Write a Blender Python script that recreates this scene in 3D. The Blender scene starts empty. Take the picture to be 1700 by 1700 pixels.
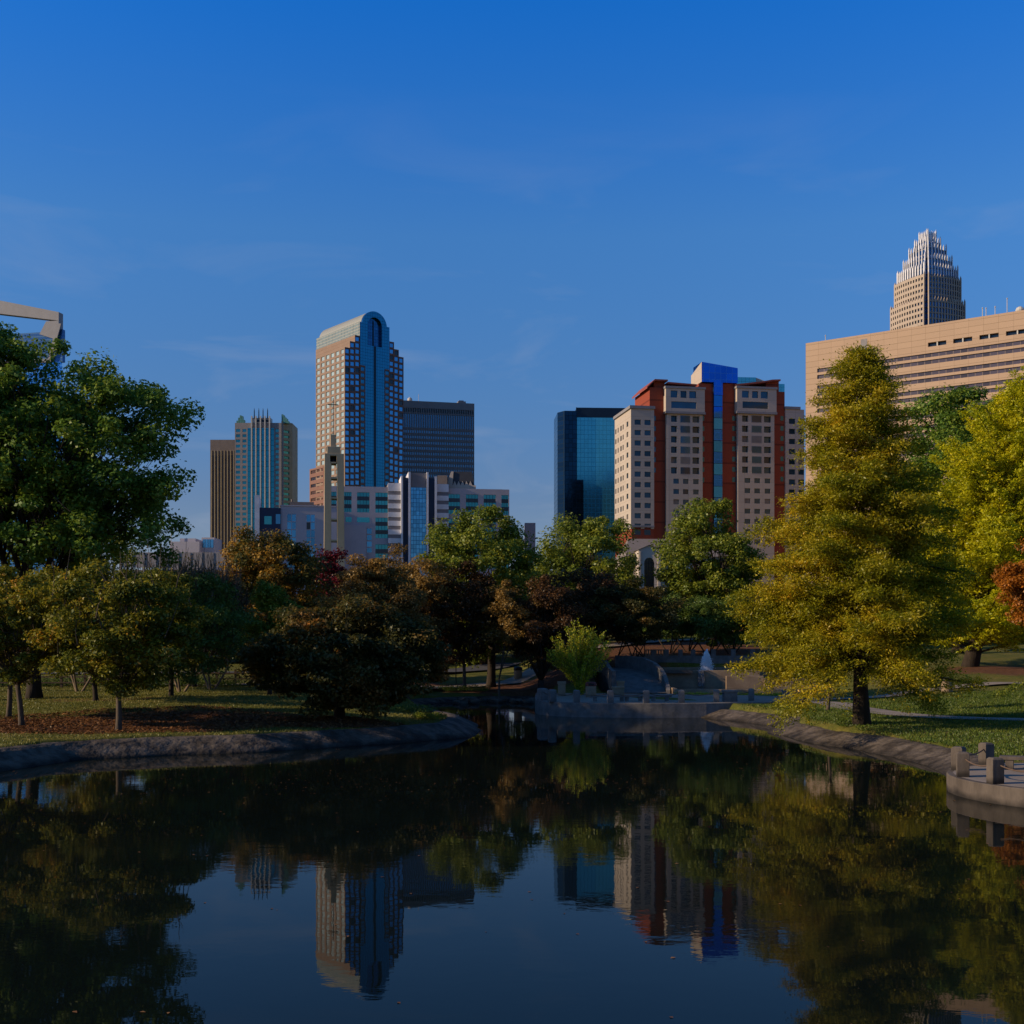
import bpy, math, random
import numpy as np
random.seed(7)
SC = bpy.context.scene
COL = SC.collection
CAMZ, F, HZ = 5.3, 2000.0, 1070.0
R = math.radians

# ------------------------------------------------------------------ helpers
def ax(px, d): return (px - 850.0) / F * d
def az(py, d): return CAMZ + (HZ - py) / F * d

class MB:
    def __init__(s): s.v = []; s.f = []; s.m = []
    def add(s, vs, fs, mi=0):
        n = len(s.v); s.v += [tuple(p) for p in vs]
        s.f += [tuple(n + i for i in f) for f in fs]; s.m += [mi] * len(fs)
    def quad(s, a, b, c, d, mi=0): s.add([a, b, c, d], [(0, 1, 2, 3)], mi)
    def box(s, x0, x1, y0, y1, z0, z1, mi=0):
        s.add([(x0,y0,z0),(x1,y0,z0),(x1,y1,z0),(x0,y1,z0),(x0,y0,z1),(x1,y0,z1),(x1,y1,z1),(x0,y1,z1)],
              [(0,3,2,1),(4,5,6,7),(0,1,5,4),(1,2,6,5),(2,3,7,6),(3,0,4,7)], mi)
    def obox(s, p, q, w, z0, z1, mi=0, z0b=None, z1b=None):
        # oriented box from p to q (xy), width w, heights may differ at q
        z0b = z0 if z0b is None else z0b; z1b = z1 if z1b is None else z1b
        dx, dy = q[0]-p[0], q[1]-p[1]; L = math.hypot(dx, dy) or 1; nx, ny = -dy/L*w/2, dx/L*w/2
        s.add([(p[0]+nx,p[1]+ny,z0),(p[0]-nx,p[1]-ny,z0),(q[0]-nx,q[1]-ny,z0b),(q[0]+nx,q[1]+ny,z0b),
               (p[0]+nx,p[1]+ny,z1),(p[0]-nx,p[1]-ny,z1),(q[0]-nx,q[1]-ny,z1b),(q[0]+nx,q[1]+ny,z1b)],
              [(0,3,2,1),(4,5,6,7),(0,1,5,4),(1,2,6,5),(2,3,7,6),(3,0,4,7)], mi)
    def prism_y(s, poly, y0, y1, mi=0):      # poly of (x,z)
        n = len(poly)
        vs = [(x, y0, z) for x, z in poly] + [(x, y1, z) for x, z in poly]
        s.add(vs, [tuple(range(n)), tuple(range(2*n-1, n-1, -1))] + [(i, n+i, n+(i+1)%n, (i+1)%n) for i in range(n)], mi)
    def prism_z(s, poly, z0, z1, mi=0):
        n = len(poly)
        vs = [(x, y, z0) for x, y in poly] + [(x, y, z1) for x, y in poly]
        s.add(vs, [tuple(range(n-1, -1, -1)), tuple(range(n, 2*n))] + [(i, (i+1)%n, n+(i+1)%n, n+i) for i in range(n)], mi)
    def tube(s, pts, rad, n=6, mi=0, cap=True):
        base = len(s.v); P = [np.array(p, float) for p in pts]
        if not hasattr(rad, '__len__'): rad = [rad]*len(P)
        up = np.array([0.31, 0.22, 0.92]); 
        for i, p in enumerate(P):
            t = P[min(i+1, len(P)-1)] - P[max(i-1, 0)]; t /= (np.linalg.norm(t) + 1e-9)
            a = np.cross(t, up)
            if np.linalg.norm(a) < 0.05: a = np.cross(t, [1, 0, 0])
            a /= np.linalg.norm(a); b = np.cross(t, a)
            for k in range(n):
                an = 2*math.pi*k/n
                s.v.append(tuple(p + rad[i]*(math.cos(an)*a + math.sin(an)*b)))
        for i in range(len(P)-1):
            for k in range(n):
                s.f.append((base+i*n+k, base+i*n+(k+1)%n, base+(i+1)*n+(k+1)%n, base+(i+1)*n+k)); s.m.append(mi)
        if cap:
            s.f.append(tuple(base+(len(P)-1)*n+k for k in range(n))); s.m.append(mi)
            s.f.append(tuple(base+k for k in range(n-1, -1, -1))); s.m.append(mi)
    def lathe(s, prof, n=20, c=(0,0,0), mi=0):
        base = len(s.v)
        for r, z in prof:
            for k in range(n):
                a = 2*math.pi*k/n; s.v.append((c[0]+r*math.cos(a), c[1]+r*math.sin(a), c[2]+z))
        for i in range(len(prof)-1):
            for k in range(n):
                s.f.append((base+i*n+k, base+i*n+(k+1)%n, base+(i+1)*n+(k+1)%n, base+(i+1)*n+k)); s.m.append(mi)
        s.f.append(tuple(base+(len(prof)-1)*n+k for k in range(n))); s.m.append(mi)
    def build(s, name, mats, parent=None, smooth=False, bevel=0):
        me = bpy.data.meshes.new(name); me.from_pydata(s.v, [], s.f)
        mats = mats if isinstance(mats, (list, tuple)) else [mats]
        for m in mats: me.materials.append(m)
        if len(mats) > 1: me.polygons.foreach_set('material_index', s.m)
        if smooth: me.polygons.foreach_set('use_smooth', [True]*len(s.f))
        me.update()
        o = bpy.data.objects.new(name, me); COL.objects.link(o)
        if parent is not None: o.parent = parent
        if bevel:
            b = o.modifiers.new('Bevel', 'BEVEL'); b.width = bevel; b.segments = 2; b.limit_method = 'ANGLE'
        return o

def tag(o, label=None, cat=None, group=None, kind=None):
    if label: o['label'] = label
    if cat: o['category'] = cat
    if group: o['group'] = group
    if kind: o['kind'] = kind
    return o
def thing(name, label, cat, loc=(0,0,0), rz=0, group=None):
    o = bpy.data.objects.new(name, None); COL.objects.link(o); o.location = loc; o.rotation_euler = (0,0,rz)
    o.empty_display_size = 0.3
    return tag(o, label, cat, group)
def dup(root, loc, rz=0, label=None, group=None):
    r = root.copy(); COL.objects.link(r); r.location = loc; r.rotation_euler = (0,0,rz)
    if label: r['label'] = label
    if group: r['group'] = group
    for ch in list(root.children):
        c = ch.copy(); COL.objects.link(c); c.parent = r
        for g in ch.children:
            d = g.copy(); COL.objects.link(d); d.parent = c
    return r
ORD = ['first','second','third','fourth','fifth','sixth','seventh','eighth','ninth','tenth','eleventh','twelfth','thirteenth','fourteenth','fifteenth','sixteenth']

# ------------------------------------------------------------------ materials
def newmat(name):
    m = bpy.data.materials.new(name); m.use_nodes = True
    nt = m.node_tree; b = nt.nodes['Principled BSDF']
    return m, nt, b
def c4(c): return (c[0], c[1], c[2], 1)
def surf(name, c1, c2=None, scale=3.0, rough=0.8, metal=0.0, bump=0.0, bscale=None, stretch=(1,1,1), lo=0.35, hi=0.65, fine=0.0, spec=0.3):
    m, nt, b = newmat(name); N = nt.nodes; L = nt.links
    b.inputs['Roughness'].default_value = rough; b.inputs['Metallic'].default_value = metal
    b.inputs['Specular IOR Level'].default_value = spec
    if c2 is None: c2 = tuple(x*0.78 for x in c1)
    tc = N.new('ShaderNodeTexCoord'); mp = N.new('ShaderNodeMapping'); mp.inputs['Scale'].default_value = stretch
    L.new(tc.outputs['Object'], mp.inputs['Vector'])
    n = N.new('ShaderNodeTexNoise'); n.inputs['Scale'].default_value = scale; n.inputs['Detail'].default_value = 6; n.inputs['Roughness'].default_value = 0.65
    L.new(mp.outputs[0], n.inputs['Vector'])
    r = N.new('ShaderNodeValToRGB'); r.color_ramp.elements[0].position = lo; r.color_ramp.elements[1].position = hi
    r.color_ramp.elements[0].color = c4(c1); r.color_ramp.elements[1].color = c4(c2)
    L.new(n.outputs['Fac'], r.inputs['Fac'])
    out = r.outputs['Color']
    if fine > 0:
        n2 = N.new('ShaderNodeTexNoise'); n2.inputs['Scale'].default_value = scale*14; n2.inputs['Detail'].default_value = 4
        L.new(mp.outputs[0], n2.inputs['Vector'])
        mr = N.new('ShaderNodeMapRange'); mr.inputs[3].default_value = 1-fine; mr.inputs[4].default_value = 1+fine
        L.new(n2.outputs['Fac'], mr.inputs[0])
        mx = N.new('ShaderNodeVectorMath'); mx.operation = 'SCALE'
        L.new(out, mx.inputs[0]); L.new(mr.outputs[0], mx.inputs['Scale']); out = mx.outputs[0]
    L.new(out, b.inputs['Base Color'])
    if bump > 0:
        nb = N.new('ShaderNodeTexNoise'); nb.inputs['Scale'].default_value = bscale or scale*4; nb.inputs['Detail'].default_value = 5
        L.new(mp.outputs[0], nb.inputs['Vector'])
        bp = N.new('ShaderNodeBump'); bp.inputs['Strength'].default_value = 1.0; bp.inputs['Distance'].default_value = bump
        L.new(nb.outputs['Fac'], bp.inputs['Height']); L.new(bp.outputs[0], b.inputs['Normal'])
    return m

def linegrid(name, base, line, sx, sz, wx=0.06, wz=0.06, rough=0.15, metal=0.6, lrough=0.5, var=0.15, off=(0,0), wob=0.0):
    """panelled surface: joints every sx along the face and sz in height (real joints of the cladding)"""
    m, nt, b = newmat(name); N = nt.nodes; L = nt.links
    if metal < .25: b.inputs['Specular IOR Level'].default_value = 0.15
    tc = N.new('ShaderNodeTexCoord'); sp = N.new('ShaderNodeSeparateXYZ'); L.new(tc.outputs['Object'], sp.inputs[0])
    def math_(op, a, bb=None):
        n = N.new('ShaderNodeMath'); n.operation = op
        for i, v in enumerate([a, bb]):
            if v is None: continue
            if isinstance(v, (int, float)): n.inputs[i].default_value = v
            else: L.new(v, n.inputs[i])
        return n.outputs[0]
    u = math_('ADD', math_('ADD', sp.outputs[0], sp.outputs[1]), off[0]+1000*sx)
    w = math_('ADD', sp.outputs[2], off[1]+1000*sz)
    fu = math_('FRACT', math_('DIVIDE', u, sx)); fw = math_('FRACT', math_('DIVIDE', w, sz))
    lu = math_('LESS_THAN', fu, wx/sx); lw = math_('LESS_THAN', fw, wz/sz)
    ln = math_('MAXIMUM', lu, lw)
    # per panel variation
    cu = math_('FLOOR', math_('DIVIDE', u, sx)); cw = math_('FLOOR', math_('DIVIDE', w, sz))
    cb = N.new('ShaderNodeCombineXYZ'); L.new(cu, cb.inputs[0]); L.new(cw, cb.inputs[1])
    wn = N.new('ShaderNodeTexWhiteNoise'); wn.noise_dimensions = '3D'; L.new(cb.outputs[0], wn.inputs['Vector'])
    mr = N.new('ShaderNodeMapRange'); mr.inputs[3].default_value = 1-var; mr.inputs[4].default_value = 1+var
    L.new(wn.outputs['Value'], mr.inputs[0])
    sc = N.new('ShaderNodeVectorMath'); sc.operation = 'SCALE'; sc.inputs[0].default_value = base
    L.new(mr.outputs[0], sc.inputs['Scale'])
    mx = N.new('ShaderNodeMix'); mx.data_type = 'RGBA'; L.new(ln, mx.inputs['Factor'])
    L.new(sc.outputs[0], mx.inputs['A']); mx.inputs['B'].default_value = c4(line)
    L.new(mx.outputs['Result'], b.inputs['Base Color'])
    b.inputs['Metallic'].default_value = metal
    mr2 = N.new('ShaderNodeMapRange'); mr2.inputs[3].default_value = rough; mr2.inputs[4].default_value = lrough
    L.new(ln, mr2.inputs[0]); L.new(mr2.outputs[0], b.inputs['Roughness'])
    if wob > 0:
        nz = N.new('ShaderNodeTexNoise'); nz.inputs['Scale'].default_value = 0.35; L.new(tc.outputs['Object'], nz.inputs['Vector'])
        bp = N.new('ShaderNodeBump'); bp.inputs['Distance'].default_value = wob; L.new(nz.outputs['Fac'], bp.inputs['Height']); L.new(bp.outputs[0], b.inputs['Normal'])
    return m

def glass(name, c, rough=0.08, metal=0.7, var=0.35):
    m, nt, b = newmat(name); N = nt.nodes; L = nt.links
    oi = N.new('ShaderNodeObjectInfo'); ge = N.new('ShaderNodeTexCoord'); nz = N.new('ShaderNodeTexNoise'); nz.inputs['Scale'].default_value = 0.23
    L.new(ge.outputs['Object'], nz.inputs['Vector'])
    ad = N.new('ShaderNodeMath'); ad.operation = 'ADD'; L.new(oi.outputs['Random'], ad.inputs[0]); L.new(nz.outputs['Fac'], ad.inputs[1])
    mr = N.new('ShaderNodeMapRange'); mr.inputs[1].default_value = 0.3; mr.inputs[2].default_value = 1.6; mr.inputs[3].default_value = 1-var; mr.inputs[4].default_value = 1+var
    L.new(ad.outputs[0], mr.inputs[0])
    sc = N.new('ShaderNodeVectorMath'); sc.operation = 'SCALE'; sc.inputs[0].default_value = c; L.new(mr.outputs[0], sc.inputs['Scale'])
    L.new(sc.outputs[0], b.inputs['Base Color']); b.inputs['Metallic'].default_value = metal; b.inputs['Roughness'].default_value = rough
    return m

def leafmat(name, cols, clump=0.35, trans=0.35, nscale=0.5):
    """cols: [(pos,color),...] sampled by a per-leaf random number plus a soft clump-wise noise"""
    kk = {'leaf_maple_mixed':2.9,'fallen_leaf':1.0,'leaf_orange_red':0.85,'leaf_yellow_green':1.65,'leaf_cypress_gold':1.65,'leaf_crimson':1.2,'leaf_dark_brown':1.9,'leaf_shrub_lime':1.8,'grass_blades':1.3,'dry_grass_blades':1.5}.get(name, 2.35)
    cols = [(p_, tuple(min(.85, v_*kk) for v_ in c_)) for p_, c_ in cols]
    m = bpy.data.materials.new(name); m.use_nodes = True; nt = m.node_tree; N = nt.nodes; L = nt.links
    N.clear(); out = N.new('ShaderNodeOutputMaterial')
    at = N.new('ShaderNodeAttribute'); at.attribute_name = 'rnd'
    tc = N.new('ShaderNodeTexCoord'); nz = N.new('ShaderNodeTexNoise'); nz.inputs['Scale'].default_value = nscale; nz.inputs['Detail'].default_value = 3
    L.new(tc.outputs['Object'], nz.inputs['Vector'])
    mr = N.new('ShaderNodeMapRange'); mr.inputs[1].default_value = 0.32; mr.inputs[2].default_value = 0.68; L.new(nz.outputs['Fac'], mr.inputs[0])
    mx = N.new('ShaderNodeMix'); mx.inputs['Factor'].default_value = 1-clump
    L.new(mr.outputs[0], mx.inputs['A']); L.new(at.outputs['Fac'], mx.inputs['B'])
    r = N.new('ShaderNodeValToRGB'); cr = r.color_ramp
    cr.elements[0].position = cols[0][0]; cr.elements[0].color = c4(cols[0][1])
    cr.elements[1].position = cols[-1][0]; cr.elements[1].color = c4(cols[-1][1])
    for p, c in cols[1:-1]:
        e = cr.elements.new(p); e.color = c4(c)
    L.new(mx.outputs[0], r.inputs['Fac'])
    d = N.new('ShaderNodeBsdfDiffuse'); t = N.new('ShaderNodeBsdfTranslucent'); g = N.new('ShaderNodeBsdfGlossy')
    g.inputs['Roughness'].default_value = 0.45; g.inputs['Color'].default_value = (0.6, 0.65, 0.6, 1)
    L.new(r.outputs['Color'], d.inputs['Color']); L.new(r.outputs['Color'], t.inputs['Color'])
    m1 = N.new('ShaderNodeMixShader'); m1.inputs[0].default_value = trans
    L.new(d.outputs[0], m1.inputs[1]); L.new(t.outputs[0], m1.inputs[2])
    m2 = N.new('ShaderNodeMixShader'); m2.inputs[0].default_value = 0.03
    L.new(m1.outputs[0], m2.inputs[1]); L.new(g.outputs[0], m2.inputs[2])
    L.new(m2.outputs[0], out.inputs['Surface'])
    return m

M = {}
M['conc'] = surf('grey_concrete', (0.125,0.103,0.082), (0.07,0.057,0.045), 1.2, 0.85, bump=0.01, stretch=(1,1,0.35), fine=0.15)
M['conc_blue'] = surf('cool_concrete', (0.18,0.17,0.16), (0.10,0.097,0.092), 1.5, 0.85, bump=0.01, fine=0.15)
M['bank'] = surf('stained_bank_concrete', (0.115,0.093,0.072), (0.035,0.027,0.02), 1.0, 0.9, bump=0.16, bscale=2.5, lo=0.4, hi=0.6, fine=0.25)
def wetmark(m):
    nt = m.node_tree; b = nt.nodes['Principled BSDF']; N, L = nt.nodes, nt.links; src = b.inputs['Base Color'].links[0].from_socket
    tc = N.new('ShaderNodeTexCoord'); sp = N.new('ShaderNodeSeparateXYZ'); L.new(tc.outputs['Object'], sp.inputs[0])
    nz = N.new('ShaderNodeTexNoise'); nz.inputs['Scale'].default_value = 1.1; nz.inputs['Detail'].default_value = 5; L.new(tc.outputs['Object'], nz.inputs['Vector'])
    a = N.new('ShaderNodeMath'); a.operation = 'MULTIPLY_ADD'; L.new(nz.outputs['Fac'], a.inputs[0]); a.inputs[1].default_value = -0.5; L.new(sp.outputs[2], a.inputs[2])
    mr = N.new('ShaderNodeMapRange'); mr.inputs[1].default_value = -0.2; mr.inputs[2].default_value = 0.02; mr.inputs[3].default_value = 0.28; mr.inputs[4].default_value = 1.0; L.new(a.outputs[0], mr.inputs[0])
    sc = N.new('ShaderNodeVectorMath'); sc.operation = 'SCALE'; L.new(src, sc.inputs[0]); L.new(mr.outputs[0], sc.inputs['Scale']); L.new(sc.outputs[0], b.inputs['Base Color'])
wetmark(M['bank']); wetmark(M['conc'])
M['tanwall'] = surf('tan_wall', (0.30,0.22,0.14), (0.20,0.14,0.09), 0.8, 0.85, fine=0.15)
M['paving'] = surf('path_concrete', (0.27,0.225,0.18), (0.20,0.165,0.13), 0.6, 0.9, fine=0.15)
M['asphalt'] = surf('asphalt', (0.07,0.07,0.075), (0.05,0.05,0.05), 0.5, 0.9)
M['bark'] = surf('bark', (0.045,0.033,0.024), (0.02,0.015,0.011), 3, 0.95, bump=0.03, bscale=9, stretch=(1,1,0.25))
M['bark_pale'] = surf('pale_bark', (0.11,0.085,0.06), (0.05,0.038,0.028), 3, 0.95, bump=0.02, stretch=(1,1,0.3))
M['twig'] = surf('twig_brown', (0.22,0.16,0.10), (0.12,0.09,0.06), 3, 0.95)
M['wood'] = surf('fence_wood', (0.10,0.07,0.045), (0.06,0.042,0.03), 2, 0.9)
M['rock'] = surf('rock', (0.13,0.10,0.075), (0.06,0.045,0.035), 1.5, 0.9, bump=0.05)
M['metal_dark'] = surf('dark_metal', (0.03,0.03,0.032), None, 3, 0.5, metal=0.6)
M['redlid'] = surf('red_brown_lid', (0.13,0.03,0.025), None, 4, 0.6)
M['rope'] = surf('rusty_chain', (0.12,0.08,0.055), None, 10, 0.8)

# ------------------------------------------------------------------ camera, world, sun
cam = bpy.data.cameras.new('camera'); co = bpy.data.objects.new('camera', cam); COL.objects.link(co)
co.location = (0, 0, CAMZ); co.rotation_euler = (R(90), 0, 0)
cam.sensor_width = 36; cam.lens = 36*F/1700.0; cam.shift_y = (HZ-850)/1700.0; cam.clip_end = 9000; cam.clip_start = 0.2
SC.camera = co
SUN_EL = R(21); SX, SY = -0.98, -0.20
az_ = math.atan2(SX, SY)
w = bpy.data.worlds.new('World'); SC.world = w; w.use_nodes = True
nt = w.node_tree; bg = nt.nodes['Background']
sky = nt.nodes.new('ShaderNodeTexSky'); sky.sky_type = 'NISHITA'; sky.sun_disc = False
sky.sun_elevation = SUN_EL; sky.sun_rotation = az_ % (2*math.pi); sky.air_density = 1.0; sky.dust_density = 0.35; sky.ozone_density = 4.0; sky.altitude = 200
N, L = nt.nodes, nt.links
hs = N.new('ShaderNodeHueSaturation'); hs.inputs['Saturation'].default_value = 1.15; hs.inputs['Value'].default_value = 1.0
L.new(sky.outputs[0], hs.inputs['Color'])
# thin cirrus wisps, part of the sky
tc = N.new('ShaderNodeTexCoord'); mp = N.new('ShaderNodeMapping'); mp.inputs['Scale'].default_value = (2.2, 1.0, 9.0); mp.inputs['Rotation'].default_value = (0, 0.28, 0)
L.new(tc.outputs['Generated'], mp.inputs['Vector'])
nz = N.new('ShaderNodeTexNoise'); nz.inputs['Scale'].default_value = 1.9; nz.inputs['Detail'].default_value = 7; nz.inputs['Roughness'].default_value = 0.55; nz.inputs['Distortion'].default_value = 0.7
L.new(mp.outputs[0], nz.inputs['Vector'])
rmp = N.new('ShaderNodeMapRange'); rmp.inputs[1].default_value = 0.53; rmp.inputs[2].default_value = 0.82; rmp.inputs[4].default_value = 0.5
L.new(nz.outputs['Fac'], rmp.inputs[0])
sep = N.new('ShaderNodeSeparateXYZ'); L.new(tc.outputs['Generated'], sep.inputs[0])
hr = N.new('ShaderNodeMapRange'); hr.inputs[1].default_value = 0.42; hr.inputs[2].default_value = 0.12; L.new(sep.outputs[2], hr.inputs[0])
mu = N.new('ShaderNodeMath'); mu.operation = 'MULTIPLY'; L.new(rmp.outputs[0], mu.inputs[0]); L.new(hr.outputs[0], mu.inputs[1])
mxc = N.new('ShaderNodeMix'); mxc.data_type = 'RGBA'; L.new(mu.outputs[0], mxc.inputs['Factor'])
zr_w = N.new('ShaderNodeValToRGB'); L.new(sep.outputs[2], zr_w.inputs['Fac'])
e_ = zr_w.color_ramp.elements; e_[0].position = 0.0; e_[0].color = (0.60,0.46,0.52,1); e_[1].position = 0.49; e_[1].color = (0.11,0.86,1.50,1)
for p_, c_ in ((0.12,(0.56,0.50,0.60,1)),(0.32,(0.62,0.86,1.06,1)),(0.60,(0.42,0.72,1.0,1)),(0.8,(0.62,0.66,0.70,1))): q_ = e_.new(p_); q_.color = c_
tint = N.new('ShaderNodeMix'); tint.data_type = 'RGBA'; tint.blend_type = 'MULTIPLY'; tint.inputs['Factor'].default_value = 1
L.new(hs.outputs[0], tint.inputs['A']); L.new(zr_w.outputs[0], tint.inputs['B']); L.new(tint.outputs['Result'], mxc.inputs['A']); mxc.inputs['B'].default_value = (2.6, 2.9, 3.6, 1)
L.new(mxc.outputs['Result'], bg.inputs['Color'])
bg.inputs['Strength'].default_value = 0.14
sl = bpy.data.lights.new('sun', 'SUN'); sl.energy = 5.0; sl.angle = R(0.53); sl.color = (1.0, 0.76, 0.50)
so = bpy.data.objects.new('sun', sl); COL.objects.link(so)
from mathutils import Vector
sd_ = Vector((SX*math.cos(SUN_EL), SY*math.cos(SUN_EL), math.sin(SUN_EL)))
so.rotation_euler = sd_.to_track_quat('Z', 'Y').to_euler(); so.location = (-60, 20, 60)
SC.view_settings.view_transform = 'Standard'; SC.view_settings.look = 'None'; SC.view_settings.exposure = 0.0; SC.view_settings.gamma = 1
SC.cycles.max_bounces = 6; SC.cycles.diffuse_bounces = 3; SC.cycles.glossy_bounces = 4; SC.cycles.transmission_bounces = 3; SC.cycles.transparent_max_bounces = 4
SC.cycles.caustics_reflective = False; SC.cycles.caustics_refractive = False

# ------------------------------------------------------------------ pond outline and terrain
def wp(px, py, z=0.0):
    d = (CAMZ - z)*F/(py-HZ); return (ax(px, d), d)
left_shore = [(-34,10),(-37,24),(-33,36),(-26.5,45)] + [wp(*p) for p in [(0,1281),(62,1272),(124,1263),(207,1258),(298,1253),(440,1248),(561,1241),(640,1235),(704,1230),(760,1225),(786,1221),(801,1213),(792,1204),(765,1197),(742,1190),(726,1183),(714,1177),(706,1171)]]
far_shore = [wp(*p) for p in [(720,1168),(780,1165.5),(850,1164.5)]] + [(2.2,112.5)]
terr = [(1.9,100),(1.85,94),(2.0,91.6),(2.8,89.6),(4.3,88.2),(6.8,87.4),(10,87.0),(14.1,87.4)]
right_shore = [wp(*p) for p in [(1170,1191),(1240,1200),(1288,1206),(1279,1216),(1330,1231),(1380,1238),(1430,1245),(1500,1262),(1570,1283)]]
NC, NR = (21.1,42.3), 5.5
near_arc = [(NC[0]+NR*math.cos(R(a)), NC[1]+NR*math.sin(R(a))) for a in range(130, 290, 10)]
pond = left_shore + far_shore + terr + right_shore[1:] + near_arc + [(27,39.5),(36,36),(40,20),(34,9)]
PP = np.array(pond)
def sdist(X, Y):
    X = np.asarray(X, float); Y = np.asarray(Y, float)
    best = np.full(X.shape, 1e9); ins = np.zeros(X.shape, bool)
    n = len(PP)
    for i in range(n):
        x0, y0 = PP[i]; x1, y1 = PP[(i+1) % n]
        dx, dy = x1-x0, y1-y0; t = np.clip(((X-x0)*dx+(Y-y0)*dy)/(dx*dx+dy*dy+1e-12), 0, 1)
        best = np.minimum(best, np.hypot(X-x0-t*dx, Y-y0-t*dy))
        c = ((y0 > Y) != (y1 > Y)) & (X < (x1-x0)*(Y-y0)/((y1-y0) if y1 != y0 else 1e-9)+x0)
        ins ^= c
    return np.where(ins, -best, best)
def sst(a, b, x):
    t = np.clip((x-a)/(b-a), 0, 1); return t*t*(3-2*t)
def H(X, Y):
    X = np.asarray(X, float); Y = np.asarray(Y, float)
    Lp = np.interp(Y, [0,50,62,70,85,105,130,160,200,400], [0.9,0.75,0.8,0.92,1.35,1.6,2.2,3.4,5,5])
    Cp = np.interp(Y, [0,112,116,140,160,200,400], [0.7,0.6,0.95,2.2,3.6,5,5])
    Rp = np.interp(Y, [0,40,50,60,66,90,107,112,119,130,155,200,400], [1.1,0.55,0.52,0.7,0.95,1.0,1.0,1.5,2.7,4.3,6.6,7,5])
    FR = np.interp(Y, [0,40,50,60,66,90,100,110,130,160,200,400], [1.1,0.6,0.65,0.9,1.1,1.7,2.4,3.1,4.2,6.5,7,5])
    a = sst(-14, -6, X); z = Lp*(1-a)+Cp*a
    b = sst(0, 7, X); z = z*(1-b)+Rp*b
    c = sst(25, 40, X); z = z*(1-c)+FR*c
    z = z + 0.45*np.exp(-((X+24)/9)**2-((Y-80)/9)**2) + 0.25*np.exp(-((X+9.8)/3)**2-((Y-69)/3)**2)
    z = z + 0.06*np.sin(X*0.31+1)*np.cos(Y*0.23) + 0.03*np.sin(X*0.9+Y*0.5)
    z = z + np.clip(9-Y, 0, 5)*0.55*(Y < 9)
    # fountain basins are dug in
    m = (X > 13.2) & (X < 29) & (Y > 103.5) & (Y < 123.8); z = np.where(m, np.minimum(z, 0.9), z)
    m = (X > 8.2) & (X < 13.9) & (Y > 104) & (Y < 119); z = np.where(m, np.minimum(z, 0.85), z)
    s = sdist(X, Y)
    k = sst(1.15, 1.9, s); z = np.where(s < 1.95, -0.35*(1-k)+(z)*k, z)
    return np.where(s < 0.0, -1.3, np.where(s < 1.15, -0.35, z))
def h1(x, y): return float(H(np.array([x]), np.array([y]))[0])

def axis(lo, hi, step, far):
    c = list(np.arange(lo, hi+1e-6, step)); s = step; v = hi; up = []
    while v < far: s *= 1.35; v += s; up.append(v)
    s = step; v = lo; dn = []
    while v > -far: s *= 1.35; v -= s; dn.append(v)
    return np.array(dn[::-1]+c+up)
gx = axis(-62, 66, 0.55, 4500); gy = axis(-2, 165, 0.55, 4500)
GX, GY = np.meshgrid(gx, gy); GZ = H(GX.ravel(), GY.ravel()).reshape(GX.shape)
def grid_mesh(name, GX, GY, GZ, mat):
    ny, nx = GX.shape; me = bpy.data.meshes.new(name)
    V = np.stack([GX.ravel(), GY.ravel(), GZ.ravel()], 1).astype(np.float32)
    idx = np.arange(nx*ny).reshape(ny, nx)
    Fq = np.stack([idx[:-1,:-1].ravel(), idx[:-1,1:].ravel(), idx[1:,1:].ravel(), idx[1:,:-1].ravel()], 1)
    me.vertices.add(len(V)); me.vertices.foreach_set('co', V.ravel())
    me.loops.add(Fq.size); me.loops.foreach_set('vertex_index', Fq.ravel().astype(np.int32))
    me.polygons.add(len(Fq)); me.polygons.foreach_set('loop_start', np.arange(0, Fq.size, 4, dtype=np.int32))
    me.polygons.foreach_set('use_smooth', np.ones(len(Fq), bool))
    me.materials.append(mat); me.update(calc_edges=True); me.validate()
    o = bpy.data.objects.new(name, me); COL.objects.link(o); return o
# ground material: grass / mulch by mask attribute
gm, nt, b = newmat('lawn_and_mulch'); N, L = nt.nodes, nt.links
tc = N.new('ShaderNodeTexCoord')
def noise(sc, det=5, ro=0.6):
    n = N.new('ShaderNodeTexNoise'); n.inputs['Scale'].default_value = sc; n.inputs['Detail'].default_value = det; n.inputs['Roughness'].default_value = ro
    L.new(tc.outputs['Object'], n.inputs['Vector']); return n
def ramp(fac, cols):
    r = N.new('ShaderNodeValToRGB'); r.color_ramp.elements[0].position = cols[0][0]; r.color_ramp.elements[0].color = c4(cols[0][1])
    r.color_ramp.elements[1].position = cols[-1][0]; r.color_ramp.elements[1].color = c4(cols[-1][1])
    for p, c in cols[1:-1]: e = r.color_ramp.elements.new(p); e.color = c4(c)
    L.new(fac, r.inputs['Fac']); return r
g1 = ramp(noise(0.35, 6, 0.7).outputs['Fac'], [(0.3,(0.075,0.095,0.018)),(0.5,(0.12,0.12,0.025)),(0.7,(0.19,0.15,0.045))])
g2 = ramp(noise(7, 6, 0.75).outputs['Fac'], [(0.3,(0.55,0.55,0.5)),(0.7,(1.3,1.3,1.2))])
gmul = N.new('ShaderNodeMix'); gmul.data_type = 'RGBA'; gmul.blend_type = 'MULTIPLY'; gmul.inputs['Factor'].default_value = 1
L.new(g1.outputs[0], gmul.inputs['A']); L.new(g2.outputs[0], gmul.inputs['B'])
m1 = ramp(noise(3.0, 8, 0.8).outputs['Fac'], [(0.3,(0.045,0.022,0.012)),(0.5,(0.13,0.06,0.03)),(0.7,(0.20,0.10,0.05))])
at = N.new('ShaderNodeAttribute'); at.attribute_name = 'mulch'
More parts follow.
